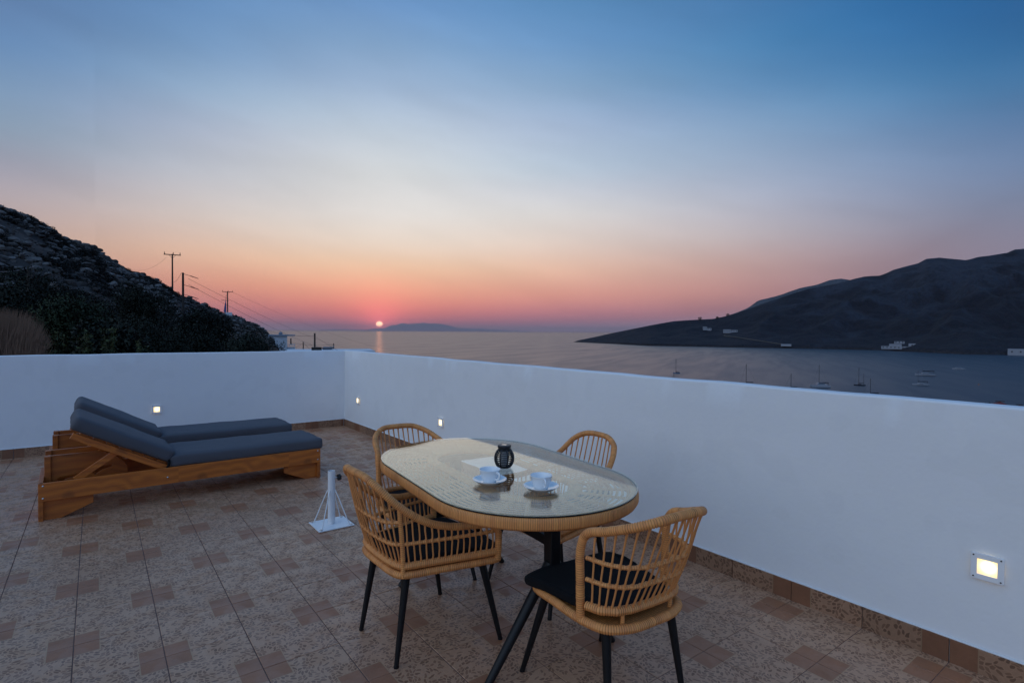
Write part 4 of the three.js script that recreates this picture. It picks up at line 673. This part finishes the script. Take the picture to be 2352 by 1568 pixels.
// dry grass and leafy stems right behind the back wall
{
  const R = rng(621), pos = [];
  for (let k = 0; k < 3400; k++) { const px = lerp(-120, 104, R() ** 0.85), d = lerp(9.4, 11.6, R()), P = polar(px, 760), top = table([[-120, 705], [0, 716], [40, 722], [75, 745], [104, 796]], px) - 16 + (R() ** 1.3) * 95, b = atDist(px, 830, d), t = atDist(px + 34 * (R() - 0.35) + 6, top, d), w = 0.003 + 0.004 * R(), m = b.clone().lerp(t, 0.6).add(V(-0.05 + 0.06 * R(), 0, 0)); pos.push(b.x - w, b.y, b.z, b.x + w, b.y, b.z, m.x, m.y, m.z, m.x - w * 0.7, m.y, m.z, m.x + w * 0.7, m.y, m.z, t.x, t.y, t.z); }
  const g = new THREE.BufferGeometry(); g.setAttribute('position', new THREE.Float32BufferAttribute(pos, 3)); g.computeVertexNormals(); g.setAttribute('uv', new THREE.Float32BufferAttribute(new Float32Array(pos.length / 3 * 2), 2));
  solo('dry_grass', g, std([0.17, 0.10, 0.065], 1, { side: THREE.DoubleSide }), 'tall dry brown grass behind the wall at the far left', 'grass', null, 'stuff');
  const weed = (label, px, topY, h, seed) => {
    const r = rng(seed), top = atDist(px, topY, 10), t = thing('leafy_stem', label, 'plant', [top.x, top.y - h, top.z]), stems = [], leaves = [];
    for (let k = 0; k < 5; k++) { const a = r() * 6.28, e = [Math.cos(a) * 0.16 * r(), h * (0.7 + 0.3 * r()), Math.sin(a) * 0.1]; if (!k) { e[0] = 0; e[1] = h; } stems.push(rod([0, 0, 0], e, 0.008, 0.003, 5)); for (let q = 0; q < 9; q++) { const f = 0.45 + 0.55 * q / 8; leaves.push([e[0] * f, e[1] * f, e[2] * f, 0.05, 0.03, 0.05]); } }
    part('stem', merge(stems), std([0.07, 0.065, 0.03], 0.9), t); part('leaves', foliage(leaves, 420, 0.045, seed + 1, { thin: 0.35 }), std([0.055, 0.07, 0.022], 0.85, { side: THREE.DoubleSide }), t); return t;
  };
  weed('leafy stem poking over the wall right of the dry grass', 131, 763, 1.0, 631);
  weed('leafy stem over the wall in front of the dark bush', 198, 765, 0.95, 641);
  weed('small leafy stem over the wall left of the rounded bush', 254, 758, 0.95, 651);
  weed('lowest leafy stem over the wall, below the rounded bush', 318, 786, 0.75, 661);
}
// ---------------------------------------------------------------- utility poles and their cables
function pole(label, px, topY, baseY, dist, o = {}) {
  const top = atDist(px, topY, dist), foot = atDist(px, baseY, dist), h = top.y - foot.y, t = thing('utility_pole', label, 'utility pole', [top.x, foot.y - 1, top.z], -polar(px, 760).az);
  const r = o.r ?? 0.13; part('shaft', cyl(r, r * 0.72, h + 1, 12), darkWood, t);
  if (o.arm) { const w = o.arm; part('crossarm', box(w, 0.14, 0.12, 0, h + 0.86, 0), darkWood, t); for (const s of [-1, 0.12, 1]) part('insulator', cyl(0.07, 0.05, 0.36, 8, s * (w / 2 - 0.1), h + 0.93, 0), darkWood, t); for (const s of [-1, 1]) part('brace', rod([0, h + 0.25, 0], [s * w * 0.2, h + 0.82, 0], 0.03, 0.03, 6), darkWood, t); }
  if (o.hooks) for (const k of o.hooks) part('insulator', merge([rod([0.1, h + 1 - k, 0], [0.75, h + 0.82 - k, 0], 0.028, 0.028, 6), rod([0.75, h + 0.82 - k, 0], [1.55, h + 0.55 - k, 0], 0.055, 0.03, 7)]), darkWood, t);
  return t;
}
pole('tall T shaped utility pole on the slope, leftmost and highest of the poles', 395, 583, 690, 112, { arm: 2.5, r: 0.15 });
pole('bare utility pole with three side insulators, second from the left', 419.5, 626, 775, 74, { hooks: [0.15, 1.4, 2.5], r: 0.15 });
pole('T shaped utility pole beside the flagpole on the hill shoulder', 522, 669, 722, 180, { arm: 2.8, r: 0.18 });
pole('thick dark pole above the corner of the two walls, tallest of three there', 722.5, 765, 830, 55, { r: 0.10 });
pole('short thin pole left of the thick dark pole over the back wall', 696, 785, 830, 64, { r: 0.065 });
pole('short thin pole right of the thick dark pole over the back wall', 766, 788, 840, 64, { r: 0.065 });
pole('dark stub of a pole in the trees at the far left, ending a sagging cable', 66, 612, 700, 30, { r: 0.10 });
{
  const cable = (label, a, b, sag, r = 0.02) => { const A = atDist(...a), B = atDist(...b), p = []; for (let k = 0; k <= 24; k++) { const f = k / 24, q = A.clone().lerp(B, f); q.y -= sag * 4 * f * (1 - f); p.push(q); } return solo('power_cable', tube(p, r * 0.55, { radial: 5, seg: 48 }), cableMat, label, 'cable'); };
  cable('lower power cable running right from the bare pole to the sea side', [432, 653, 74], [905, 806, 300], 6, 0.03);
  cable('middle power cable running right from the bare pole', [432, 640, 74], [845, 800, 300], 3, 0.03);
  cable('upper power cable from the T pole beside the flag down past the sun', [532, 670, 180], [1000, 812, 320], 5, 0.035);
  cable('thick sagging cable from the hill end to the thick dark pole', [604, 754, 90], [720, 771.5, 55], 0.35, 0.022);
  cable('cable crossing behind the house to the right short pole', [620, 765, 90], [764, 791, 64], 0.7, 0.02);
  cable('steep cable from the thick dark pole down to the wall', [724, 773, 55], [800, 818, 40], 0.05, 0.016);
  cable('slack cable from the left short pole rising to the hill end', [694, 789, 64], [660, 800, 70], 0.15, 0.016);
  cable('slack cable hanging between the two short poles', [698, 788, 64], [764, 791, 64], 0.95, 0.016);
  cable('pale sagging cable at the far left reaching the stub pole', [-60, 617, 26], [78, 611, 30], 0.16, 0.018).material = std([0.25, 0.22, 0.22], 0.7);
  cable('guy wire from the leftmost T pole down to the bare pole', [397, 648, 112], [416, 626, 75], 0.3, 0.03);
  cable('cable from the leftmost T pole to the hill on its left', [382, 590, 112], [284, 614, 100], 1.2, 0.02);
}
// flag on a white plinth
{
  const base = atDist(515.5, 720.5, 178), px = 178 / F / Math.cos(polar(515, 760).az - YAW), t = thing('flagpole', 'leaning flagpole with a drooping flag on a white plinth on the hill shoulder', 'flagpole', [base.x, base.y, base.z], -polar(515, 760).az);
  part('plinth', merge([box(px * 12, px * 6, 1.4, px * 6, px * -0.5, 0.3, 0.05), box(px * 8, px * 3.5, 1.2, px * -2, px * -1.2, 0.35, 0.05)]), whiteWall, t);
  part('staff', rod([0, 0, 0], [px * 2.6, px * 35, 0], 0.07, 0.05, 8), darkWood, t);
  part('yard', rod([px * -5.5, px * 24.5, 0], [px * 6.5, px * 24, 0], 0.06, 0.06, 8), darkWood, t);
  const s = new THREE.Shape(); s.moveTo(px * 1.6, px * 24); s.quadraticCurveTo(px * -0.2, px * 14, px * -1.6, px * 4); s.lineTo(px * -0.4, px * 3); s.lineTo(px * 0.2, px * 11); s.lineTo(px * 0.7, px * 2); s.lineTo(px * 2.4, px * 2.4); s.quadraticCurveTo(px * 2.6, px * 14, px * 1.6, px * 24); const g = new THREE.ExtrudeGeometry(s, { depth: 0.12, bevelEnabled: true, bevelSize: 0.04, bevelThickness: 0.1, bevelSegments: 2 });
  part('flag', g, std([0.06, 0.10, 0.24], 0.9), t);
}
// ---------------------------------------------------------------- houses
{
  const d = 170, k = d / F / Math.cos(polar(640, 760).az - YAW), o = atDist(640, 785, d), t = thing('cube_house', 'small white cube house with a flat roof at the end of the hillside', 'house', [o.x, o.y, o.z], -polar(640, 760).az);
  part('wall', box(k * 36, k * 44, 5, k * -3, k * -10, -2.5), whiteWall, t);
  part('roof', box(k * 52, k * 2.6, 6, k * 3.5, k * 12.8, -2.6), std([0.32, 0.36, 0.42], 0.8), t);
  part('balcony', box(k * 15, k * 22, 3, k * 22.5, k * -22, -2.4), whiteWall, t);
  for (let q = 0; q < 5; q++) part('baluster', box(k * 0.8, k * 6, 0.1, k * (16 + q * 3.2), k * -8.2, -0.9), whiteWall, t);
  part('hand_rail', box(k * 15, k * 1.2, 0.14, k * 22.5, k * -5.2, -0.9), whiteWall, t);
  part('chimney', cyl(k * 1.3, k * 1, k * 12, 8, k * 22, k * -5, -1.6), darkWood, t);
  const dish = new THREE.SphereGeometry(k * 4.2, 14, 8, 0, 6.283, 0, 1.2); dish.rotateX(1.1); dish.translate(k * 3, k * 15.5, -2); part('dish', merge([dish, cyl(0.05, 0.05, k * 5, 6, k * 3, k * 13, -2)]), std([0.2, 0.22, 0.26], 0.6), t);
}
{
  const d = 50, k = d / F / Math.cos(polar(745, 760).az - YAW), o = atDist(742, 806, d), t = thing('flat_roof_house', 'house below the wall corner, only tank and dish on its roof showing', 'house', [o.x, o.y, o.z], -polar(742, 760).az);
  part('wall', box(7, 3, 5, 0.6, -1.62, -2.5), whiteWall, t); part('roof', box(7.4, 0.16, 5.4, 0.6, -0.07, -2.5), whiteWall, t);
  part('roof_box', box(k * 20, k * 7, 0.8, k * -13, k * 4, -0.8), darkWood, t);
  const tank = new THREE.CapsuleGeometry(k * 3.2, k * 14, 6, 14); tank.rotateZ(Math.PI / 2); tank.translate(k * 8, k * 5, -0.8); part('water_tank', tank, std([0.12, 0.13, 0.15], 0.5), t);
  const dish = new THREE.SphereGeometry(k * 4.6, 16, 8, 0, 6.283, 0, 1.0); dish.rotateZ(0.9); dish.translate(k * 22.5, k * 6, -0.8); part('dish', merge([dish, cyl(0.02, 0.02, k * 6, 6, k * 19, k * 1, -0.8)]), std([0.15, 0.16, 0.18], 0.6), t);
}
function roofHouse(label, px, topY, eavePx, w, dist) {
  const o = atDist(px, topY, dist), k = dist / F / Math.cos(polar(px, 760).az - YAW), W2 = w * k / 2, rise = k * 9, t = thing('red_roof_house', label, 'house', [o.x, o.y - rise, o.z], -polar(px, 760).az + 0.35);
  const g = new THREE.ConeGeometry(W2 * 1.25, rise, 4, 1); g.rotateY(Math.PI / 4); g.scale(1, 1, 0.8); g.translate(0, rise / 2, 0); part('roof', g, std([0.20, 0.035, 0.03], 0.9), t);
  part('wall', box(W2 * 1.5, k * 12, W2 * 1.15, 0, -k * 5.9, 0), whiteWall, t);
  part('ridge_vent', box(W2 * 0.5, k * 0.8, 0.4, 0, rise + k * 0.4, 0), darkWood, t);
}
roofHouse('house with a red hipped roof below the right end of the parapet', 2298, 922, 0, 38, 330);
roofHouse('red roofed house cut by the right edge of the picture', 2343, 930, 0, 26, 330);
shrub('round_bush', 'dark bush on the shore left of the red roofed house', 'bush', 2264, 927, 24, 300, leafMats[0], 671, { n: 1500, leaf: 0.5 });
// white houses and trees over on the headland
function onHeadland(px, py) { let best = 0.01, e = 1e9; for (let k = 1; k < 400; k++) { const t = k / 400, p = headland(px, t), q = project(W(p[0], p[1], p[2])), d = Math.abs(q[1] - py); if (d < e) { e = d; best = t; } } const p = headland(px, best), P = W(p[0], p[1], p[2]); return { P, k: Math.hypot(P.x, P.z) / F / Math.cos(polar(px, 760).az - YAW), az: polar(px, 760).az }; }
{
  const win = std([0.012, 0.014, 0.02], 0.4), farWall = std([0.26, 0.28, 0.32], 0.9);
  const house = (label, px, py, blocks) => {
    const { P, k, az } = onHeadland(px, py), t = thing('white_house', label, 'house', [P.x, P.y, P.z], -az, null);
    for (const [x, y, w, h, d, wins] of blocks) { const wall = part('wall', box(w * k, (h + 1) * k, d * k, x * k, (y + h / 2 - 0.5) * k, d * k / 2), farWall, t); const n = wins ?? 0; for (let q = 0; q < n; q++) part('window', box(k * 1.5, k * 1.9, 0.3, (x - w / 2 + (q + 0.5) * w / n) * k, (y + h * 0.5) * k, d * k), win, t); }
  };
  house('white house in two blocks on the low spur, leftmost across the bay', 1624, 757, [[-3.5, 0, 8, 6, 6, 2], [5, -1, 8, 4, 6, 2]]);
  house('long white house on the low spur, right of the two block house', 1677, 763.5, [[-5, 0, 14, 6, 7, 4], [8, 1, 13, 4, 6, 3]]);
  house('small house by the water at the foot of the headland', 1808, 795, [[0, 1, 17, 3.2, 5, 0]]);
  house('white stepped house with terraces by the water under the mountain', 2068, 800.5, [[-12, 0, 20, 3.5, 5, 4], [8, 0, 20, 3.2, 6, 4], [-4, 4, 16, 3, 5, 0], [17, 3, 9, 5, 5, 1], [1, 8.5, 13, 2.6, 5, 3]]);
  house('white house by the water at the right edge of the picture', 2351, 814, [[0, 0, 24, 7, 8, 3]]);
  const tree = (label, px, py, s, seed) => { const { P, k, az } = onHeadland(px, py), t = thing('distant_tree', label, 'tree', [P.x, P.y - k, P.z], -az); part('crown', foliage([[0, s * k * 0.62, 0, s * k * 0.55, s * k * 0.42, s * k * 0.55]], 700, 0.9, seed, { thin: 0.6 }), leafMats[0], t); part('trunk', cyl(k * 0.5, k * 0.35, s * k * 0.5, 6), darkWood, t); };
  tree('dark round tree alone on the skyline of the low spur', 1608, 734.5, 7, 681); tree('small dark tree on the skyline right of the lone round tree', 1648, 731.5, 5, 683); tree('dark tree where the spur begins to climb', 1672, 726, 6, 685);
  // the track up to the houses
  const pts = []; for (const [x, y] of [[1676, 766], [1668, 768.5], [1664, 771], [1690, 774.5], [1730, 781], [1770, 787], [1800, 791.5]]) { const q = onHeadland(x, y).P; pts.push(V(q.x, q.y + 1.6, q.z)); }
  solo('dirt_track', tube(pts, 2.2, { radial: 6, flat: 0.4, step: 8 }), std([0.10, 0.085, 0.07], 1), 'pale dirt track down the headland from the white houses', null, null, 'structure');
}
// ---------------------------------------------------------------- boats at anchor
{
  const hullMats = { white: phys([0.24, 0.27, 0.32], 0.35), dark: phys([0.018, 0.022, 0.035], 0.4), blue: phys([0.08, 0.14, 0.24], 0.35) }, canvas = std([0.014, 0.017, 0.026], 0.9), mastMat = std([0.05, 0.05, 0.06], 0.5), win = std([0.015, 0.02, 0.03], 0.2);
  const hull = (L, B, H) => { const N = 18, M = 8, pos = [], idx = []; for (let i = 0; i <= N; i++) { const s = i / N, x = (s - 0.5) * L, w = B / 2 * Math.min(1, 1.08 * (1 - s ** 3.2)) * (0.8 + 0.2 * Math.min(1, s * 4)), sh = H * (1 + 0.22 * (s - 0.35) ** 2 * 2); for (let j = 0; j <= M; j++) { const a = j / M * Math.PI, c = Math.cos(a), q = Math.sin(a); pos.push(x + (s > 0.9 ? (1 - q) * 0.04 * L : 0), sh - (sh + 0.5) * q ** 0.55, c * w * (1 - 0.1 * q)); } } for (let i = 0; i < N; i++) for (let j = 0; j < M; j++) { const a = i * (M + 1) + j, b = a + M + 1; idx.push(a, a + 1, b, b, a + 1, b + 1); } const st = pos.length / 3; pos.push(-L / 2, H * 0.5, 0); for (let j = 0; j < M; j++) idx.push(j, st, j + 1); for (let i = 0; i < N; i++) { const a = i * (M + 1), b = a + M + 1; idx.push(a, b, a + M, b, b + M, a + M); } const g = new THREE.BufferGeometry(); g.setAttribute('position', new THREE.Float32BufferAttribute(pos, 3)); g.setIndex(idx); const o = g.toNonIndexed(); o.computeVertexNormals(); o.setAttribute('uv', new THREE.Float32BufferAttribute(new Float32Array(o.attributes.position.count * 2), 2)); return o; };
  // bow points left in the picture (local -x is to the right)
  const boat = (name, label, category, px, waterY, lenPx, mastPx, o) => {
    const p = ray(px, waterY), f = (SEA - EYE) / p[1], u = p[0] * f, v = p[2] * f, dist = Math.hypot(u, v), c = Math.cos(polar(px, 760).az - YAW), k = dist / F / c, t = thing(name, label, category, [u, SEA - 0.05, -v], -polar(px, 760).az + Math.PI + (o.turn ?? 0.25), 'boats at anchor in the bay');
    const L = lenPx * k, kk = dist * c / F, m = hullMats[o.hull ?? 'white'];
    if (o.cat) { for (const z of [-1, 1]) part('hull', hull(L, L * 0.14, L * 0.115).translate(0, 0, z * L * 0.22), m, t); part('bridge_deck', box(L * 0.62, L * 0.09, L * 0.48, -L * 0.05, L * 0.13, 0, 0.1), m, t); } else part('hull', hull(L, L * 0.30, L * 0.11), m, t);
    if (o.cabin !== 0) { const w = o.cabin ?? 0.36, cab = part('cabin', box(L * w, L * 0.085, L * (o.cat ? 0.36 : 0.17), L * (o.cabinX ?? 0.0), L * (o.cat ? 0.215 : 0.145), 0, L * 0.02), o.cabinDark ? canvas : m, t); part('window', box(L * w * 0.8, L * 0.03, L * (o.cat ? 0.37 : 0.18), L * (o.cabinX ?? 0.0), L * (o.cat ? 0.222 : 0.15), 0), win, cab); }
    if (o.bimini) part('bimini', merge([box(L * 0.27, L * 0.03, L * 0.24, L * -0.30, L * 0.30, 0, L * 0.01), ...[-1, 1].map((s) => rod([L * -0.42, L * 0.12, s * L * 0.1], [L * -0.40, L * 0.30, s * L * 0.1], L * 0.006))]), canvas, t);
    if (mastPx) {
      const H = mastPx * kk, r = 0.24 * (o.mastR ?? 1), mx = L * (o.mastX ?? 0.12); part('mast', cyl(r, r * 0.8, H, 8, mx), mastMat, t);
      part('boom', merge([rod([mx, L * 0.26, 0], [mx - L * 0.42, L * 0.27, 0], 0.13, 0.10, 8), rod([mx, L * 0.285, 0], [mx - L * 0.38, L * 0.29, 0], L * 0.018, L * 0.014, 8)]), canvas, t);
      for (const [n, a, b] of [['forestay', [mx, H * 0.97, 0], [L * 0.48, L * 0.13, 0]], ['backstay', [mx, H, 0], [-L * 0.48, L * 0.13, 0]]]) part(n, rod(a, b, n === 'forestay' ? 0.06 : 0.025, 0.025, 5), mastMat, t);
      part('spreader', merge([rod([mx, H * 0.55, -L * 0.05], [mx, H * 0.55, L * 0.05], 0.03, 0.03, 5)]), mastMat, t);
    }
    if (o.mizzen) part('mizzen_mast', cyl(0.18, 0.14, o.mizzen * kk, 8, L * -0.36), mastMat, t);
    return t;
  };
  boat('sailboat', 'small sailboat farthest left in the bay with a dark cabin box', 'sailboat', 1554.3, 857, 13.7, 33.5, { hull: 'blue', cabin: 0.6, cabinX: -0.15, cabinDark: 1, mastX: 0.1 });
  boat('sailboat', 'boat hidden by the parapet with only its short mast below the leftmost sailboat', 'sailboat', 1549.4, 882, 24, 24.5, { mastX: 0.05 });
  boat('sailboat', 'sailboat hidden behind the parapet, tall mast and dark boom above the wall edge', 'sailboat', 1720, 889, 34, 53, { mastX: 0.14, hull: 'dark' });
  boat('sailboat', 'boat hidden behind the parapet, single mast left of the white catamaran', 'sailboat', 1819, 897, 26, 39, { mastX: 0.05 });
  boat('catamaran', 'white catamaran with tall mast, largest boat in the bay', 'catamaran', 1885.4, 889.1, 28.2, 51.5, { cat: 1, bimini: 1, mastX: 0.09, cabin: 0.42 });
  boat('ketch', 'dark hulled two masted boat right of the white catamaran', 'ketch', 1975.2, 885.3, 16.2, 42, { hull: 'dark', mizzen: 28, mastX: 0.08, cabin: 0.3 });
  boat('catamaran', 'catamaran half hidden by the parapet right of the two masted boat', 'catamaran', 2001, 912, 25, 43, { cat: 1, bimini: 1, mastX: 0.03, cabin: 0.42 });
  boat('sailboat', 'pale sailboat with dark awning, upper of the pair on the right', 'sailboat', 2126, 862.8, 24.5, 17, { bimini: 1, mastX: 0.13, mastR: 0.5 });
  boat('sailboat', 'pale sailboat with dark hull line, lower of the pair on the right', 'sailboat', 2115.4, 884.7, 20, 33, { bimini: 1, mastX: 0.16, mastR: 0.5 });
  boat('motor_boat', 'small motor boat farthest right in the bay, without mast', 'motor boat', 2203.3, 848, 13.5, 0, { cabin: 0.5, cabinX: 0.05 });
  const b = ray(2249, 883.4), f = (SEA - EYE) / b[1], t = thing('mooring_buoy', 'small orange mooring buoy on the water at the right', 'buoy', [b[0] * f, SEA, -b[2] * f]);
  part('float', new THREE.SphereGeometry(0.55, 16, 12).translate(0, 0.25, 0), std([0.5, 0.16, 0.02], 0.6), t); part('ring', new THREE.TorusGeometry(0.16, 0.04, 6, 14).translate(0, 0.9, 0), steelBolt, t);
}

shade(scene);
renderer.render(scene, camera);
